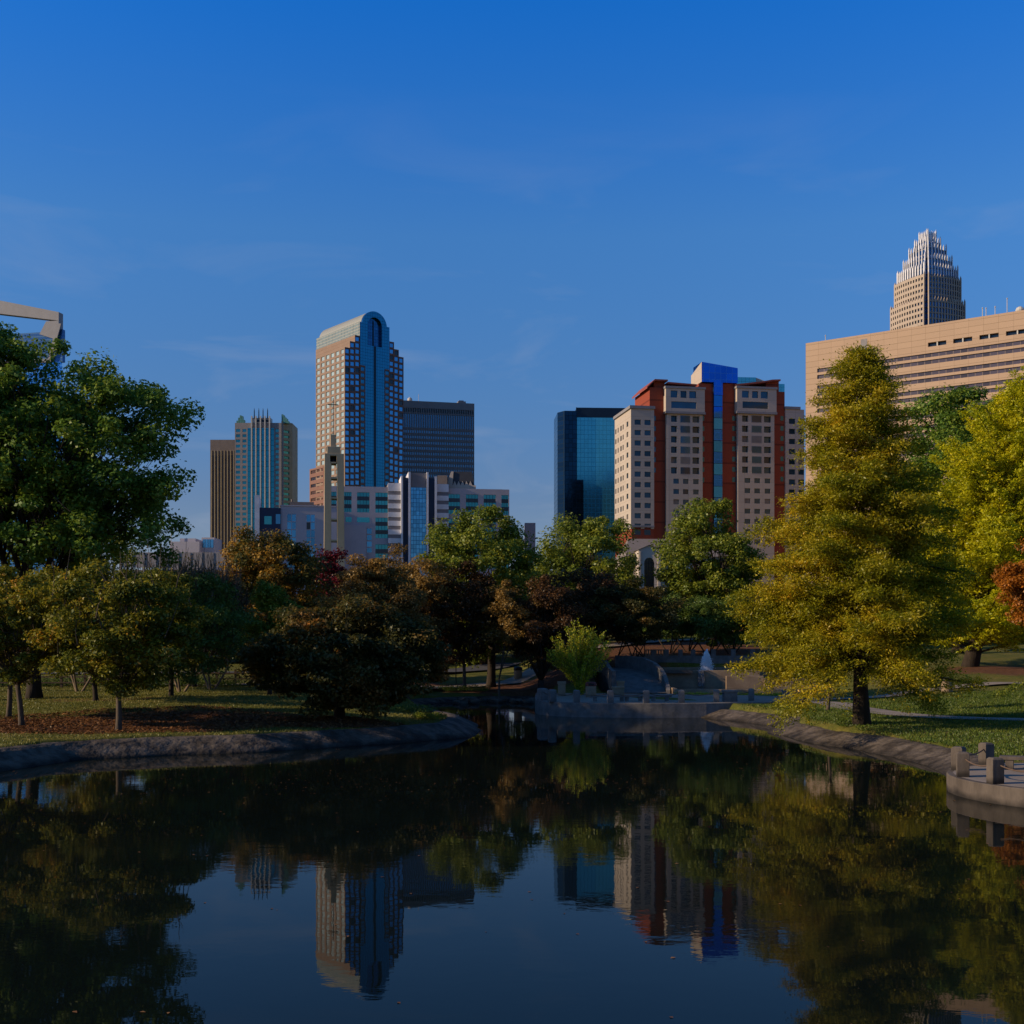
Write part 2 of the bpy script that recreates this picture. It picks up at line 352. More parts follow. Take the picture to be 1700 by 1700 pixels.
nn = noise(0.9, 5, 0.7); ad = N.new('ShaderNodeMath'); ad.operation = 'ADD'; L.new(at.outputs['Fac'], ad.inputs[0])
ms = N.new('ShaderNodeMapRange'); ms.inputs[3].default_value = -0.35; ms.inputs[4].default_value = 0.35; L.new(nn.outputs['Fac'], ms.inputs[0]); L.new(ms.outputs[0], ad.inputs[1])
mk = N.new('ShaderNodeMapRange'); mk.inputs[1].default_value = 0.42; mk.inputs[2].default_value = 0.58; L.new(ad.outputs[0], mk.inputs[0])
gx_ = N.new('ShaderNodeMix'); gx_.data_type = 'RGBA'; L.new(mk.outputs[0], gx_.inputs['Factor']); L.new(gmul.outputs['Result'], gx_.inputs['A']); L.new(m1.outputs[0], gx_.inputs['B'])
L.new(gx_.outputs['Result'], b.inputs['Base Color']); b.inputs['Roughness'].default_value = 0.95; b.inputs['Specular IOR Level'].default_value = 0.1
bn = noise(9, 6, 0.8); bp = N.new('ShaderNodeBump'); bp.inputs['Distance'].default_value = 0.06; L.new(bn.outputs['Fac'], bp.inputs['Height']); L.new(bp.outputs[0], b.inputs['Normal'])
go = grid_mesh('ground', GX, GY, GZ, gm); tag(go, kind='structure')
def ell(cx, cy, rx, ry): return np.exp(-((GX-cx)/rx)**2-((GY-cy)/ry)**2)
mul = 0.95*ell(-26,65.5,7,4)+1.05*ell(-19,69,6,6)+1.3*ell(-9.8,68,3.6,2.6)+0.9*ell(-28,82,5,3)+1.5*ell(19,137,9,9)+1.2*ell(0,118,14,5)+1.0*ell(38,70,4,3)+0.8*ell(45,108,9,7)+1.2*ell(-12,104,5,4)+0.9*ell(10,128,6,8)
a = go.data.attributes.new('mulch', 'FLOAT', 'POINT'); a.data.foreach_set('value', mul.ravel().astype(np.float32))

# water
wm, nt, b = newmat('pond_water'); N, L = nt.nodes, nt.links
b.inputs['Base Color'].default_value = (0.004,0.007,0.006,1); b.inputs['Roughness'].default_value = 0.015; b.inputs['IOR'].default_value = 1.33
b.inputs['Specular IOR Level'].default_value = 0.12
tc = N.new('ShaderNodeTexCoord')
def wn(sc, st, det):
    mp = N.new('ShaderNodeMapping'); mp.inputs['Scale'].default_value = st; L.new(tc.outputs['Object'], mp.inputs['Vector'])
    n = N.new('ShaderNodeTexNoise'); n.inputs['Scale'].default_value = sc; n.inputs['Detail'].default_value = det; L.new(mp.outputs[0], n.inputs['Vector']); return n
def bump(n, dist, prev=None):
    bp = N.new('ShaderNodeBump'); bp.inputs['Distance'].default_value = dist; L.new(n.outputs['Fac'], bp.inputs['Height'])
    if prev: L.new(prev.outputs[0], bp.inputs['Normal'])
    return bp
def wind(bp, k0, k1):
    n = wn(0.07, (1,1.8,1), 3); mr = N.new('ShaderNodeMapRange'); mr.inputs[1].default_value = .45; mr.inputs[2].default_value = .62; mr.inputs[3].default_value = k0; mr.inputs[4].default_value = k1
    L.new(n.outputs['Fac'], mr.inputs[0]); L.new(mr.outputs[0], bp.inputs['Distance'])
b1 = bump(wn(0.55, (1,1,1), 2), 0.0026); b2 = bump(wn(2.3, (0.8,1.3,1), 2), 0.0009, b1); b3 = bump(wn(9, (0.7,1.6,1), 1), 0.00015, b2)
wind(b2, .0004, .0022); wind(b3, .00005, .0005)
L.new(b3.outputs[0], b.inputs['Normal'])
M['water'] = wm
mb = MB(); mb.quad((-45,3,0),(45,3,0),(45,114,0),(-45,114,0)); tag(mb.build('water', wm), kind='structure')

# sloped concrete bank along the pond
def outward(pts):
    out = []
    for i, p in enumerate(pts):
        a_ = pts[max(i-1,0)]; c_ = pts[min(i+1,len(pts)-1)]
        dx, dy = c_[0]-a_[0], c_[1]-a_[1]; l_ = math.hypot(dx, dy); n = (-dy/l_, dx/l_)
        if sdist(np.array([p[0]+n[0]*0.4]), np.array([p[1]+n[1]*0.4]))[0] < 0: n = (-n[0], -n[1])
        out.append(n)
    return out
def resample(pts, step):
    o = []
    for i in range(len(pts)-1):
        a_, c_ = pts[i], pts[i+1]; n = max(1, int(math.hypot(c_[0]-a_[0], c_[1]-a_[1])/step))
        o += [(a_[0]+(c_[0]-a_[0])*k/n, a_[1]+(c_[1]-a_[1])*k/n) for k in range(n)]
    return o+[pts[-1]]
def bank(pts, top, seed, taper=None):
    rng = random.Random(seed); pts = resample(pts, 0.7); nn = outward(pts); prof = [(-0.25,-0.45),(0.0,-0.02),(0.12,0.13),(0.55,0.40),(1.15,0.78),(1.5,0.97),(1.75,1.0),(2.15,0.99),(2.2,0.6)]
    mb = MB(); k = len(prof)
    for i, (p, n) in enumerate(zip(pts, nn)):
        j = 0.16*math.sin(i*0.37+seed)+0.08*math.sin(i*1.1)+rng.uniform(-.08,.08)
        for q, (o_, z_) in enumerate(prof):
            oo = o_ + j*(0.3 if q > 4 else 1) + rng.uniform(-.03,.03)
            zt = top if taper is None else top*taper(i/len(pts))
            mb.v.append((p[0]+n[0]*oo, p[1]+n[1]*oo, z_*zt + (0 if q < 2 else rng.uniform(-.02,.02)) if z_ > 0 else z_))
    for i in range(len(pts)-1):
        for q in range(k-1): mb.f.append((i*k+q, (i+1)*k+q, (i+1)*k+q+1, i*k+q+1)); mb.m.append(0)
    return tag(mb.build('pond_bank', M['bank'], smooth=True), kind='structure')
bank(left_shore+far_shore, 0.76, 1, taper=lambda t: 1.0 if t < .72 else 1.0-.42*min(1,(t-.72)/.12))
bank([(13.7,87.6)]+right_shore[1:]+[(17.3,47.6)], 0.60, 4)

# paths draped on the ground
def ribbon(name, pts, w, mat, off=0.05):
    pts = resample(pts, 0.6); mb = MB(); P = []
    for i, p in enumerate(pts):
        a_ = pts[max(i-2,0)]; c_ = pts[min(i+2,len(pts)-1)]; dx, dy = c_[0]-a_[0], c_[1]-a_[1]; l_ = math.hypot(dx, dy) or 1
        for k in range(5):
            t = (k/4-0.5)*w; P.append((p[0]-dy/l_*t, p[1]+dx/l_*t))
    A = np.array(P); Z = H(A[:,0], A[:,1])+off
    Z = Z.reshape(-1,5); Z = np.maximum(Z, (Z.max(1, keepdims=True)*0.6+Z*0.4)).ravel()
    mb.v = [(A[i,0], A[i,1], Z[i]) for i in range(len(A))]
    for i in range(len(pts)-1):
        for k in range(4): mb.f.append((i*5+k, (i+1)*5+k, (i+1)*5+k+1, i*5+k+1)); mb.m.append(0)
    return tag(mb.build(name, mat, smooth=True), kind='structure')
def spline(pts, n=8):
    o = []
    for i in range(len(pts)-1):
        p0 = pts[max(i-1,0)]; p1 = pts[i]; p2 = pts[i+1]; p3 = pts[min(i+2,len(pts)-1)]
        for k in range(n):
            t = k/n
            o.append(tuple(0.5*((2*p1[j])+(-p0[j]+p2[j])*t+(2*p0[j]-5*p1[j]+4*p2[j]-p3[j])*t*t+(-p0[j]+3*p1[j]-3*p2[j]+p3[j])*t**3) for j in range(len(p1))))
    return o+[tuple(pts[-1])]
ribbon('path', spline([(14,99),(20,95),(23,88),(22.8,80),(24.5,73),(30,67.5),(38,64.5),(52,62)]), 2.6, M['paving'])
ribbon('path', spline([(20,96),(27,94.5),(33,95.5),(42,97),(60,101)]), 2.4, M['paving'], 0.056)
ribbon('path', spline([(-60,112),(-40,110),(-22,108),(-12,112),(-2,122),(4,130),(12,140),(24,148),(40,152)]), 3.0, M['paving'])
ribbon('path', spline([(-70,128),(-30,130),(-8,138),(-1,150)]), 5.0, M['asphalt'])

# ------------------------------------------------------------------ terraces, fountain, furniture
TZ = 1.05
mb = MB()
poly = [tuple(q) for q in spline(terr, 5)] + [(16.5,87.9),(20,89.6),(24,91.5),(25,95),(20,101),(14,104),(2.1,106)]
mb.prism_z(list(reversed(poly)) if False else poly[::-1], -0.6, TZ)
far_t = tag(mb.build('terrace_wall', M['conc_blue'], bevel=0.04), 'curved grey concrete terrace jutting into the far end of the pond', 'terrace')
mb = MB(); cx_, cy_ = 12, 97
mb.v = [(cx_+(x-cx_)*0.965, cy_+(y-cy_)*0.965, TZ+0.006) for x, y in poly[::-1]]; mb.f = [tuple(range(len(poly)))]; mb.m = [0]
mb.build('paving', M['paving'], far_t)
mb = MB()
npoly = [(NC[0]+NR*math.cos(R(a)), NC[1]+NR*math.sin(R(a))) for a in range(-30, 331, 10)][:-1]
NZ = 0.62
mb.prism_z(npoly, -0.6, NZ)
near_t = tag(mb.build('terrace_wall', M['conc'], bevel=0.03), 'round tan concrete terrace at the near right pond edge', 'terrace')
mb = MB(); mb.v = [(NC[0]+(x-NC[0])*0.96, NC[1]+(y-NC[1])*0.96, NZ+0.006) for x, y in npoly]; mb.f = [tuple(range(len(npoly)))]; mb.m = [0]
mb.build('paving', M['paving'], near_t)

def post_mesh(w, h):
    mb = MB(); mb.box(-w/2, w/2, -w/2, w/2, 0, h*0.93)
    t = w*0.36; z0, z1 = h*0.93, h
    mb.add([(-w/2,-w/2,z0),(w/2,-w/2,z0),(w/2,w/2,z0),(-w/2,w/2,z0),(-t,-t,z1),(t,-t,z1),(t,t,z1),(-t,t,z1)],
           [(0,1,5,4),(1,2,6,5),(2,3,7,6),(3,0,4,7),(4,5,6,7)])
    return mb
def bollard(x, y, z, w, h, rz, label, group, mat):
    mb = post_mesh(w, h); o = mb.build('bollard', mat, bevel=0.015); o.location = (x, y, z); o.rotation_euler[2] = rz
    return tag(o, label, 'bollard', group)
def chain(p, q, sag, label, group):
    n = 14; pts = []
    for i in range(n+1):
        t = i/n; pts.append((p[0]+(q[0]-p[0])*t, p[1]+(q[1]-p[1])*t, p[2]+(q[2]-p[2])*t-4*sag*t*(1-t)))
    mb = MB(); mb.tube(pts, 0.028, 6); return tag(mb.build('chain', M['rope'], smooth=True), label, 'chain', group)
fp = []
for i, (px, yy) in enumerate([(898.5,91.8),(914.5,89.4),(955,88.3),(1011,87.8),(1070.5,87.7),(1129,88.0),(1187,89.0),(1245,91.0)]):
    x = ax(px, yy)+0.1; wd = 0.5 if i else 0.62
    o = bollard(x, yy, TZ, wd if i < 2 else 0.44, 0.92, R([28,20,8,3,0,-3,-8,-12][i]), f'square grey concrete post, {ORD[i]} from the left along the far terrace edge', 'posts round the far terrace', M['conc_blue'])
    fp.append((x, yy, TZ+0.74))
for i in range(7): chain(fp[i], fp[i+1], 0.22, f'sagging chain, {ORD[i]} from the left on the far terrace posts', 'chains of the far terrace')
fp = []
for i, a_ in enumerate([122, 150, 176, 200, 222, 246, 272]):
    x, y = NC[0]+(NR-0.35)*math.cos(R(a_)), NC[1]+(NR-0.35)*math.sin(R(a_))
    bollard(x, y, NZ, 0.42, 0.88, R(a_+180-12), f'tan concrete post, {ORD[i]} going clockwise round the near terrace from its back left', 'posts round the near terrace', M['conc']); fp.append((x, y, NZ+0.7))
for i in range(6): chain(fp[i], fp[i+1], 0.2, f'rusty chain, {ORD[i]} span from the back of the near terrace', 'chains of the near terrace')

def bench(x, y, z, L_, rz, label, group, mat, dp=0.45, h=0.45):
    t = thing('bench', label, 'bench', (x,y,z), rz, group)
    mb = MB(); mb.box(-L_/2, L_/2, -dp/2, dp/2, h-0.13, h); mb.build('seat', mat, t, bevel=0.015)
    for s in (-1, 1):
        mb = MB(); mb.box(s*(L_/2-0.35)-0.14, s*(L_/2-0.35)+0.14, -dp/2+0.05, dp/2-0.05, 0, h-0.13); mb.build('leg', mat, t)
    return t
for i, px in enumerate([1010-0, 1052, 1097]):
    d = 90.0; bench(ax(px,d), d+0.2*i, TZ, 2.7 if i == 0 else 1.7, 0, f'low concrete slab bench, {ORD[i]} from the left behind the far terrace posts', 'slab benches on the far terrace', M['conc_blue'])
bench(NC[0]-2.5, NC[1]-1.2, NZ, 1.9, R(60), 'long concrete bench nearest the water on the near right terrace', 'benches on the near terrace', M['conc'], 0.6, 0.5)
bench(NC[0]-1.8, NC[1]+2.6, NZ, 2.1, R(-25), 'concrete bench at the back of the near right terrace', 'benches on the near terrace', M['conc'], 0.6, 0.5)
# stone blocks and planters
def block(name, px, d, w, dp, h, z, label, cat, mat, rz=0, group=None, lip=True):
    t = thing(name, label, cat, (ax(px,d), d, z), rz, group)
    mb = MB(); mb.box(-w/2, w/2, -dp/2, dp/2, 0, h*0.82); mb.build('base', mat, t, bevel=0.02)
    mb = MB(); mb.box(-w/2-.05, w/2+.05, -dp/2-.05, dp/2+.05, h*0.82, h); mb.build('cap', mat, t, bevel=0.02)
    return t
block('planter_box', 1211.5, 89.5, 1.0, 0.8, 0.85, TZ, 'dark square planter box between two posts on the far terrace', 'planter', M['conc_blue'])
block('planter_box', 1311, 92.0, 0.95, 0.8, 0.85, h1(21.2,92), 'square planter box beyond the far terrace left of the cypress', 'planter', M['conc_blue'])
block('stone_pillar', 932.5, 99.5, 0.6, 0.6, 1.2, TZ, 'short tan stone pillar left of the bright shrub', 'pillar', M['tanwall'])
block('stone_block', 1026, 99.0, 0.95, 0.8, 0.8, TZ, 'low stone block at the foot of the footbridge ramp', 'block', M['tanwall'])
block('stone_block', 1030, 103.0, 0.6, 0.6, 1.15, TZ, 'taller stone block behind the low one by the ramp', 'block', M['tanwall'])
def bin_(px, d, z, label, lidmat, h=1.25):
    t = thing('litter_bin', label, 'bin', (ax(px,d), d, z), 0, 'litter bins')
    mb = MB(); mb.lathe([(0.40,0),(0.43,0.05),(0.43,h*0.72),(0.41,h*0.74)], 20); mb.build('body', M['tanwall'], t, smooth=False)
    mb = MB(); mb.lathe([(0.46,h*0.74),(0.47,h*0.80),(0.44,h*0.93),(0.28,h),(0.01,h*1.01)], 20); l_ = mb.build('lid', lidmat, t)
    mb = MB(); mb.box(-0.2, 0.2, -0.475, -0.40, h*0.78, h*0.9); mb.build('opening', M['metal_dark'], l_)
bin_(981, 97, TZ, 'litter bin with red-brown lid in front of the bright shrub', M['redlid'])
bin_(1572, 93, h1(33.6,93), 'round litter bin with dark domed lid beside the right lawn', M['metal_dark'], 1.15)
bin_(860, 126, h1(0.6,126), 'distant litter bin under the brown trees across the pond', M['metal_dark'], 1.5)
mb = MB(); mb.tube([(0,0,0),(0,0,3.0)],0.05,8); mb.lathe([(0.05,2.9),(0.16,3.0),(0.18,3.35),(0.05,3.45)],10)
o = mb.build('lamp_post', M['metal_dark']); o.location = (ax(757,122),122,h1(ax(757,122),122)); tag(o, 'slim dark lamp post under the brown trees beyond the inlet', 'lamp post')

# curved footbridge ramp with parapets
ramp_t = thing('footbridge', 'curved grey concrete footbridge ramp climbing behind the far terrace', 'footbridge', (11.3,107,1.0))
def rel(pts, o=(11.3,107,1.0)): return [(p[0]-o[0], p[1]-o[1], p[2]-o[2]) for p in pts]
redge = spline([(13.5,105.5,1.08),(13.65,107.5,1.25),(13.6,110,1.75),(13.2,113,2.35),(12.4,116,2.8),(11.2,118.5,2.95),(10.3,121,3.0)], 5)
ledge = spline([(9.1,105.5,1.08),(9.15,107.5,1.25),(9.2,110,1.75),(9.25,113,2.35),(9.2,116,2.8),(8.6,118.5,2.95),(8.0,121,3.0)], 5)
mb = MB(); n = len(redge); A = rel(redge); B_ = rel(ledge)
for i in range(n-1):
    mb.quad(B_[i], A[i], A[i+1], B_[i+1]); 
    mb.quad(A[i], (A[i][0],A[i][1],-0.8), (A[i+1][0],A[i+1][1],-0.8), A[i+1]); mb.quad(B_[i], B_[i+1], (B_[i+1][0],B_[i+1][1],-0.8), (B_[i][0],B_[i][1],-0.8))
mb.build('deck', M['conc_blue'], ramp_t)
def parapet(edge, tops, w):
    e = rel(edge); mb = MB(); n = len(e)
    for i in range(n-1):
        t0 = np.interp(i/(n-1), np.linspace(0,1,len(tops)), tops)-1.0; t1 = np.interp((i+1)/(n-1), np.linspace(0,1,len(tops)), tops)-1.0
        mb.obox(e[i], e[i+1], w, e[i][2]-0.3, t0, 0, e[i+1][2]-0.3, t1)
    return mb
parapet([(x+.18,y,z) for x,y,z in redge], [1.3,1.9,2.85,3.6,4.05,4.2,4.2], 0.34).build('parapet', M['conc_blue'], ramp_t)
parapet([(x-.2,y,z) for x,y,z in ledge], [3.0,3.05,3.1,3.3,3.7,3.9,3.9], 0.34).build('parapet', M['conc_blue'], ramp_t)

# fountain
fo = thing('fountain', 'tiered concrete fountain basin with a white jet right of the footbridge', 'fountain', (19,113,1.0))
mb = MB()
ox, oy, oz = 19,113,1.0
def fb(x0,x1,y0,y1,z0,z1, m_=mb): m_.box(x0-ox,x1-ox,y0-oy,y1-oy,z0-oz,z1-oz)
fb(14.2,23.2,112.7,113.1,0.5,2.88); fb(14.2,14.6,113.1,122,0.5,2.88); fb(22.8,23.2,113.1,122,0.5,2.88); fb(14.2,27.0,122,122.4,0.5,3.0)
mb.build('upper_basin', M['tanwall'], fo, bevel=0.03)
mb = MB(); fb(14.0,28.0,103.9,104.3,0.4,1.42,mb); fb(14.0,14.3,104.3,112.6,0.4,1.5,mb); fb(27.7,28.0,104.3,112.6,0.4,1.5,mb)
mb.build('lower_basin', M['tanwall'], fo, bevel=0.03)
mb = MB(); fb(19.5,22.9,109.6,110.0,0.5,2.44,mb); fb(22.9,27.6,109.3,109.7,0.5,2.2,mb)
mb.build('low_wall', M['tanwall'], fo, bevel=0.03)
mb = MB(); mb.prism_z([(14.0-ox,112.0-oy),(16.8-ox,112.2-oy),(16.8-ox,112.65-oy),(14.0-ox,112.65-oy)],2.62-oz,2.92-oz); mb.build('spill_ledge', M['conc'], fo)
fw = surf('fountain_water', (0.02,0.035,0.04), None, 2, 0.05, spec=0.5, bump=0.01, bscale=6)
mb = MB(); mb.quad((14.6-ox,113.1-oy,2.80-oz),(22.8-ox,113.1-oy,2.80-oz),(22.8-ox,122-oy,2.80-oz),(14.6-ox,122-oy,2.80-oz)); mb.build('basin_water', fw, fo)
mb = MB(); mb.quad((14.3-ox,104.3-oy,1.34-oz),(27.7-ox,104.3-oy,1.34-oz),(27.7-ox,112.7-oy,1.34-oz),(14.3-ox,112.7-oy,1.34-oz)); mb.build('pool_water', fw, fo)
foam = surf('white_water', (0.93,0.93,0.93), (0.85,0.85,0.86), 6, 0.4, spec=0.5)
rng = np.random.default_rng(5)
def droplets(n, fn, size):
    mb = MB()
    for i in range(n):
        p, s = fn(); s *= size
        mb.add([(p[0]-s,p[1],p[2]-s*.3),(p[0]+s*.5,p[1]-s*.8,p[2]-s*.3),(p[0]+s*.5,p[1]+s*.8,p[2]-s*.3),(p[0],p[1],p[2]+s*2.2)], [(0,1,3),(1,2,3),(2,0,3),(0,2,1)])
    return mb
def jetf():
    t = rng.random()**.8; hx = rng.normal(0,.16); top = 1.95-abs(hx)*2.6+.22*math.sin(hx*38)
    sp_ = .05+.26*(1-t)**.7
    return (hx*1.1+rng.normal(0,sp_*.6), rng.normal(0,.16), max(.02, top*t)), rng.uniform(.5,1.3)
mb = droplets(5200, jetf, 0.026)
for k,(h,bx) in enumerate([(1.5,0)]): mb.tube([(bx*0.6,0,0),(bx*.85,0,h*.5),(bx,0.02,h)],[.07,.05,.01],8)
jx = ax(1173,115.5)
j = mb.build('water_jet', foam, fo); j.location = (jx-ox, 115.5-oy, 2.78-oz)
cx0 = ax(1163,112.6)
mb = MB(); nS = 16; zsp = [0.05,-.05,-.4,-.8,-1.2,-1.45]; ysp = [.1,-.12,-.2,-.24,-.26,-.27]
for q in range(6):
    for k in range(nS+1): mb.v.append(((k/nS-.5)*.55*(1+.03*q)+rng.normal(0,.012), ysp[q]+.03*math.sin(k*1.9)+rng.normal(0,.012), zsp[q]))
for q in range(5):
    for k in range(nS): a0 = q*(nS+1)+k; mb.f.append((a0,a0+nS+1,a0+nS+2,a0+1)); mb.m.append(0)
j = mb.build('spill_water', surf('thin_spill_water', (0.22,0.22,0.22), (0.05,0.045,0.04), 3, 0.3, stretch=(4,1,.6)), fo); j.location = (cx0-ox, 112.6-oy, 2.85-oz)
# upper terrace wall with posts and balusters behind the fountain
uw = thing('retaining_wall', 'grey retaining wall with small posts behind the fountain', 'wall', (19,124.2,2.8))
mb = MB(); mb.box(-6.0,9.5,-0.25,0.25,-2.0,1.35); mb.build('wall_body', M['conc_blue'], uw, bevel=0.03)
for px in [1085,1107,1130,1151,1185,1218,1250]:
    mb = MB(); x = ax(px,124)-19; mb.box(x-.22,x+.22,-.2,.2,1.35,2.0); mb.build('post', M['conc_blue'], uw, bevel=0.02)
bl = thing('balustrade', 'short tan balustrade lit by the sun above the footbridge', 'balustrade', (ax(1087,127.5),127.5,h1(15,127.5)-0.2))
mb = MB(); mb.box(-1.05,1.05,-.12,.12,0.88,1.0); mb.box(-1.05,1.05,-.15,.15,0,0.14); mb.build('rail', M['tanwall'], bl)
for k in range(8):
    mb = MB(); x = -0.93+k*0.266; mb.box(x-.06,x+.06,-.07,.07,0.14,0.88); mb.build('baluster', M['tanwall'], bl)

# timber rail fence behind the left lawn
wf = thing('rail_fence', 'brown timber rail fence at the back of the left lawn', 'fence', (ax(100,104),104,1.5))
def rail_fence(root, x0, x1, n):
    for k in range(n):
        x = x0+(x1-x0)*k/(n-1); mb = MB(); mb.box(x-.09,x+.09,-.09,.09,-0.3,1.35); mb.build('post', M['wood'], root)
    for z in (0.45,0.95):
        mb = MB(); mb.box(x0,x1,-.15,-.09,z,z+.12); mb.build('rail', M['wood'], root)
rail_fence(wf, -8, 6.2, 8)
wf2 = thing('rail_fence', 'short dark rail fence between the left lawn and the foreground maple', 'fence', (ax(375,110),110,h1(ax(375,110),110)))
rail_fence(wf2, -2.6, 2.6, 4)

# rocks at the far bank
def rock(x, y, z, s, label, i):
    rr = random.Random(i); mb = MB(); n = 7
    for j in range(4):
        for k in range(n):
            a_ = 2*math.pi*k/n; r_ = [0.9,1.0,0.8,0.35][j]*rr.uniform(.75,1.2); mb.v.append((r_*math.cos(a_)*s, r_*math.sin(a_)*s*.7, [-.2,0.15,.42,.55][j]*s*rr.uniform(.85,1.15)))
    for j in range(3):
        for k in range(n): mb.f.append((j*n+k, j*n+(k+1)%n, (j+1)*n+(k+1)%n, (j+1)*n+k)); mb.m.append(0)
    mb.f.append(tuple(3*n+k for k in range(n))); mb.m.append(0)
    o = mb.build('rock', M['rock'], bevel=0.03); o.location = (x, y, z); o.rotation_euler[2] = rr.uniform(0,6); tag(o, label, 'rock', 'rocks on the far inlet bank')
for i in range(16):
    px = 712+i*11.5+random.uniform(-3,3); py = 1160.5+random.uniform(-1.5,3); p = wp(px, py, 0.3)
    rock(p[0], p[1], 0.12, random.uniform(.35,.75), f'brown shore rock, {ORD[i]} from the left along the far inlet bank', i)

# ------------------------------------------------------------------ buildings
GZB = 5.0
class Bld:
    """a building whose front-left corner stands at photo column px, distance d, turned by rot; local x along the front, y into depth"""
    def __init__(s, name, label, px, d, rot, cat='building'):
        s.c, s.s = math.cos(R(rot)), math.sin(R(rot)); s.O = (ax(px, d), d)
        s.root = thing(name, label, cat, (s.O[0], s.O[1], GZB), R(rot)); s.panes = {}
    def x(s, px, y=0.0):
        t = (px-850)/F; return (t*(s.O[1]+s.c*y)-s.O[0]+s.s*y)/(s.c-t*s.s)
    def y(s, px, x=0.0):
        t = (px-850)/F; return (t*(s.O[1]+s.s*x)-s.O[0]-s.c*x)/(-s.s-t*s.c)
    def z(s, py, x=0.0, y=0.0): return CAMZ+(HZ-py)/F*(s.O[1]+s.s*x+s.c*y)-GZB
    def facade(s, mb, o, u, W, z0, z1, xs, zs, depth=0.3, mat=None, skip=None, mi=0):
        n = (u[1], -u[0]); P = lambda a, z, dp=0.0: (o[0]+u[0]*a-n[0]*dp, o[1]+u[1]*a-n[1]*dp, z)
        bx = [0.0]+[v for p in xs for v in p]+[W]; bz = [z0]+[v for p in zs for v in p]+[z1]
        for i in range(len(bx)-1):
            for j in range(len(bz)-1):
                a0, a1, b0, b1 = bx[i], bx[i+1], bz[j], bz[j+1]
                if a1-a0 < 1e-4 or b1-b0 < 1e-4: continue
                if i % 2 and j % 2 and not (skip and skip(i//2, j//2)):
                    for q in [(P(a0,b0),P(a0,b0,depth),P(a0,b1,depth),P(a0,b1)),(P(a1,b0,depth),P(a1,b0),P(a1,b1),P(a1,b1,depth)),
                              (P(a0,b1),P(a0,b1,depth),P(a1,b1,depth),P(a1,b1)),(P(a0,b0,depth),P(a0,b0),P(a1,b0),P(a1,b0,depth))]: mb.quad(*q, mi)
                    s.panes.setdefault(mat, []).append(((a1-a0)*(b1-b0), [P(a0,b0,depth),P(a1,b0,depth),P(a1,b1,depth),P(a0,b1,depth)]))
                else: mb.quad(P(a0,b0),P(a1,b0),P(a1,b1),P(a0,b1), mi)
    def windows(s, limit=100, name='window'):
        allp = [(a, q, m) for m, l in s.panes.items() for a, q in l if max(p[2] for p in q) > 0]
        allp.sort(key=lambda t: -(t[0])*(1 if min(p[2] for p in t[1]) > 25 else 0.2))
        rr_ = random.Random(3); M.setdefault('blind', surf('drawn_blind', (0.20,0.18,0.155), (0.15,0.135,0.12), .4, .7))
        allp = [(a, q, 'blind' if m in ('g_hotel','g_slate') and rr_.random() < .11 else ('g_dark' if m in ('g_hotel','g_win','g_slate') and rr_.random() < .12 else m)) for a, q, m in allp]
        for a, q, m in allp[:limit]:
            mb = MB(); mb.quad(*q); mb.build(name, M[m], s.root)
        rest = {}
        for a, q, m in allp[limit:]: rest.setdefault(m, []).append(q)
        if rest:
            mb = MB(); ms = list(rest)
            for k, m in enumerate(ms):
                for q in rest[m]: mb.quad(*q, k)
            o = mb.build(name+'_field', [M[m] for m in ms], s.root); o['kind'] = 'stuff'

def grid(n, W, frac, m0=0.0, m1=0.0):
    p = (W-m0-m1)/n; return [(m0+p*(i+0.5-frac/2), m0+p*(i+0.5+frac/2)) for i in range(n)]
def rows(z0, z1, pitch, frac, base=0.25):
    o = []; z = z1
    while z-pitch > z0: o.append((z-pitch*(1-base)+0, z-pitch*(1-base)+pitch*frac)); z -= pitch
    return o[::-1]

M['g_arch'] = linegrid('arch_tower_curtain', (0.022,0.17,0.26), (0.010,0.06,0.10), 1.45, 1.57, 0.10, 0.12, rough=0.12, metal=0.85, var=0.04)
M['g_win'] = glass('window_sky_glass', (0.08,0.27,0.44), 0.12, 0.85, 0.3)
M['g_winlight'] = glass('window_pale_glass', (0.24,0.34,0.38), 0.5, 0.15, 0.15)
M['g_dark'] = glass('window_dark_glass', (0.02,0.03,0.04), 0.08, 0.2, 0.3)
M['g_teal'] = glass('window_teal_glass', (0.05,0.30,0.32), 0.15, 0.7, 0.3)
M['g_slate'] = glass('window_slate_glass', (0.025,0.07,0.11), 0.1, 0.5, 0.5)
M['stone_red'] = surf('rose_granite', (0.21,0.10,0.065), (0.17,0.08,0.055), 0.4, 0.6, fine=0.08)
M['stone_arch'] = linegrid('rose_granite_panels', (0.245,0.172,0.125), (0.19,0.125,0.09), 4.83, 3.14, 0.12, 0.12, 0.6, 0, 0.8, 0.05)
M['metal_roof'] = surf('barrel_roof_metal', (0.30,0.31,0.27), (0.25,0.26,0.23), 0.2, 0.55, metal=0.15, stretch=(4,0.1,4))
M['slot'] = surf('dark_slot', (0.01,0.025,0.04), None, 1, 0.2, metal=0.5)

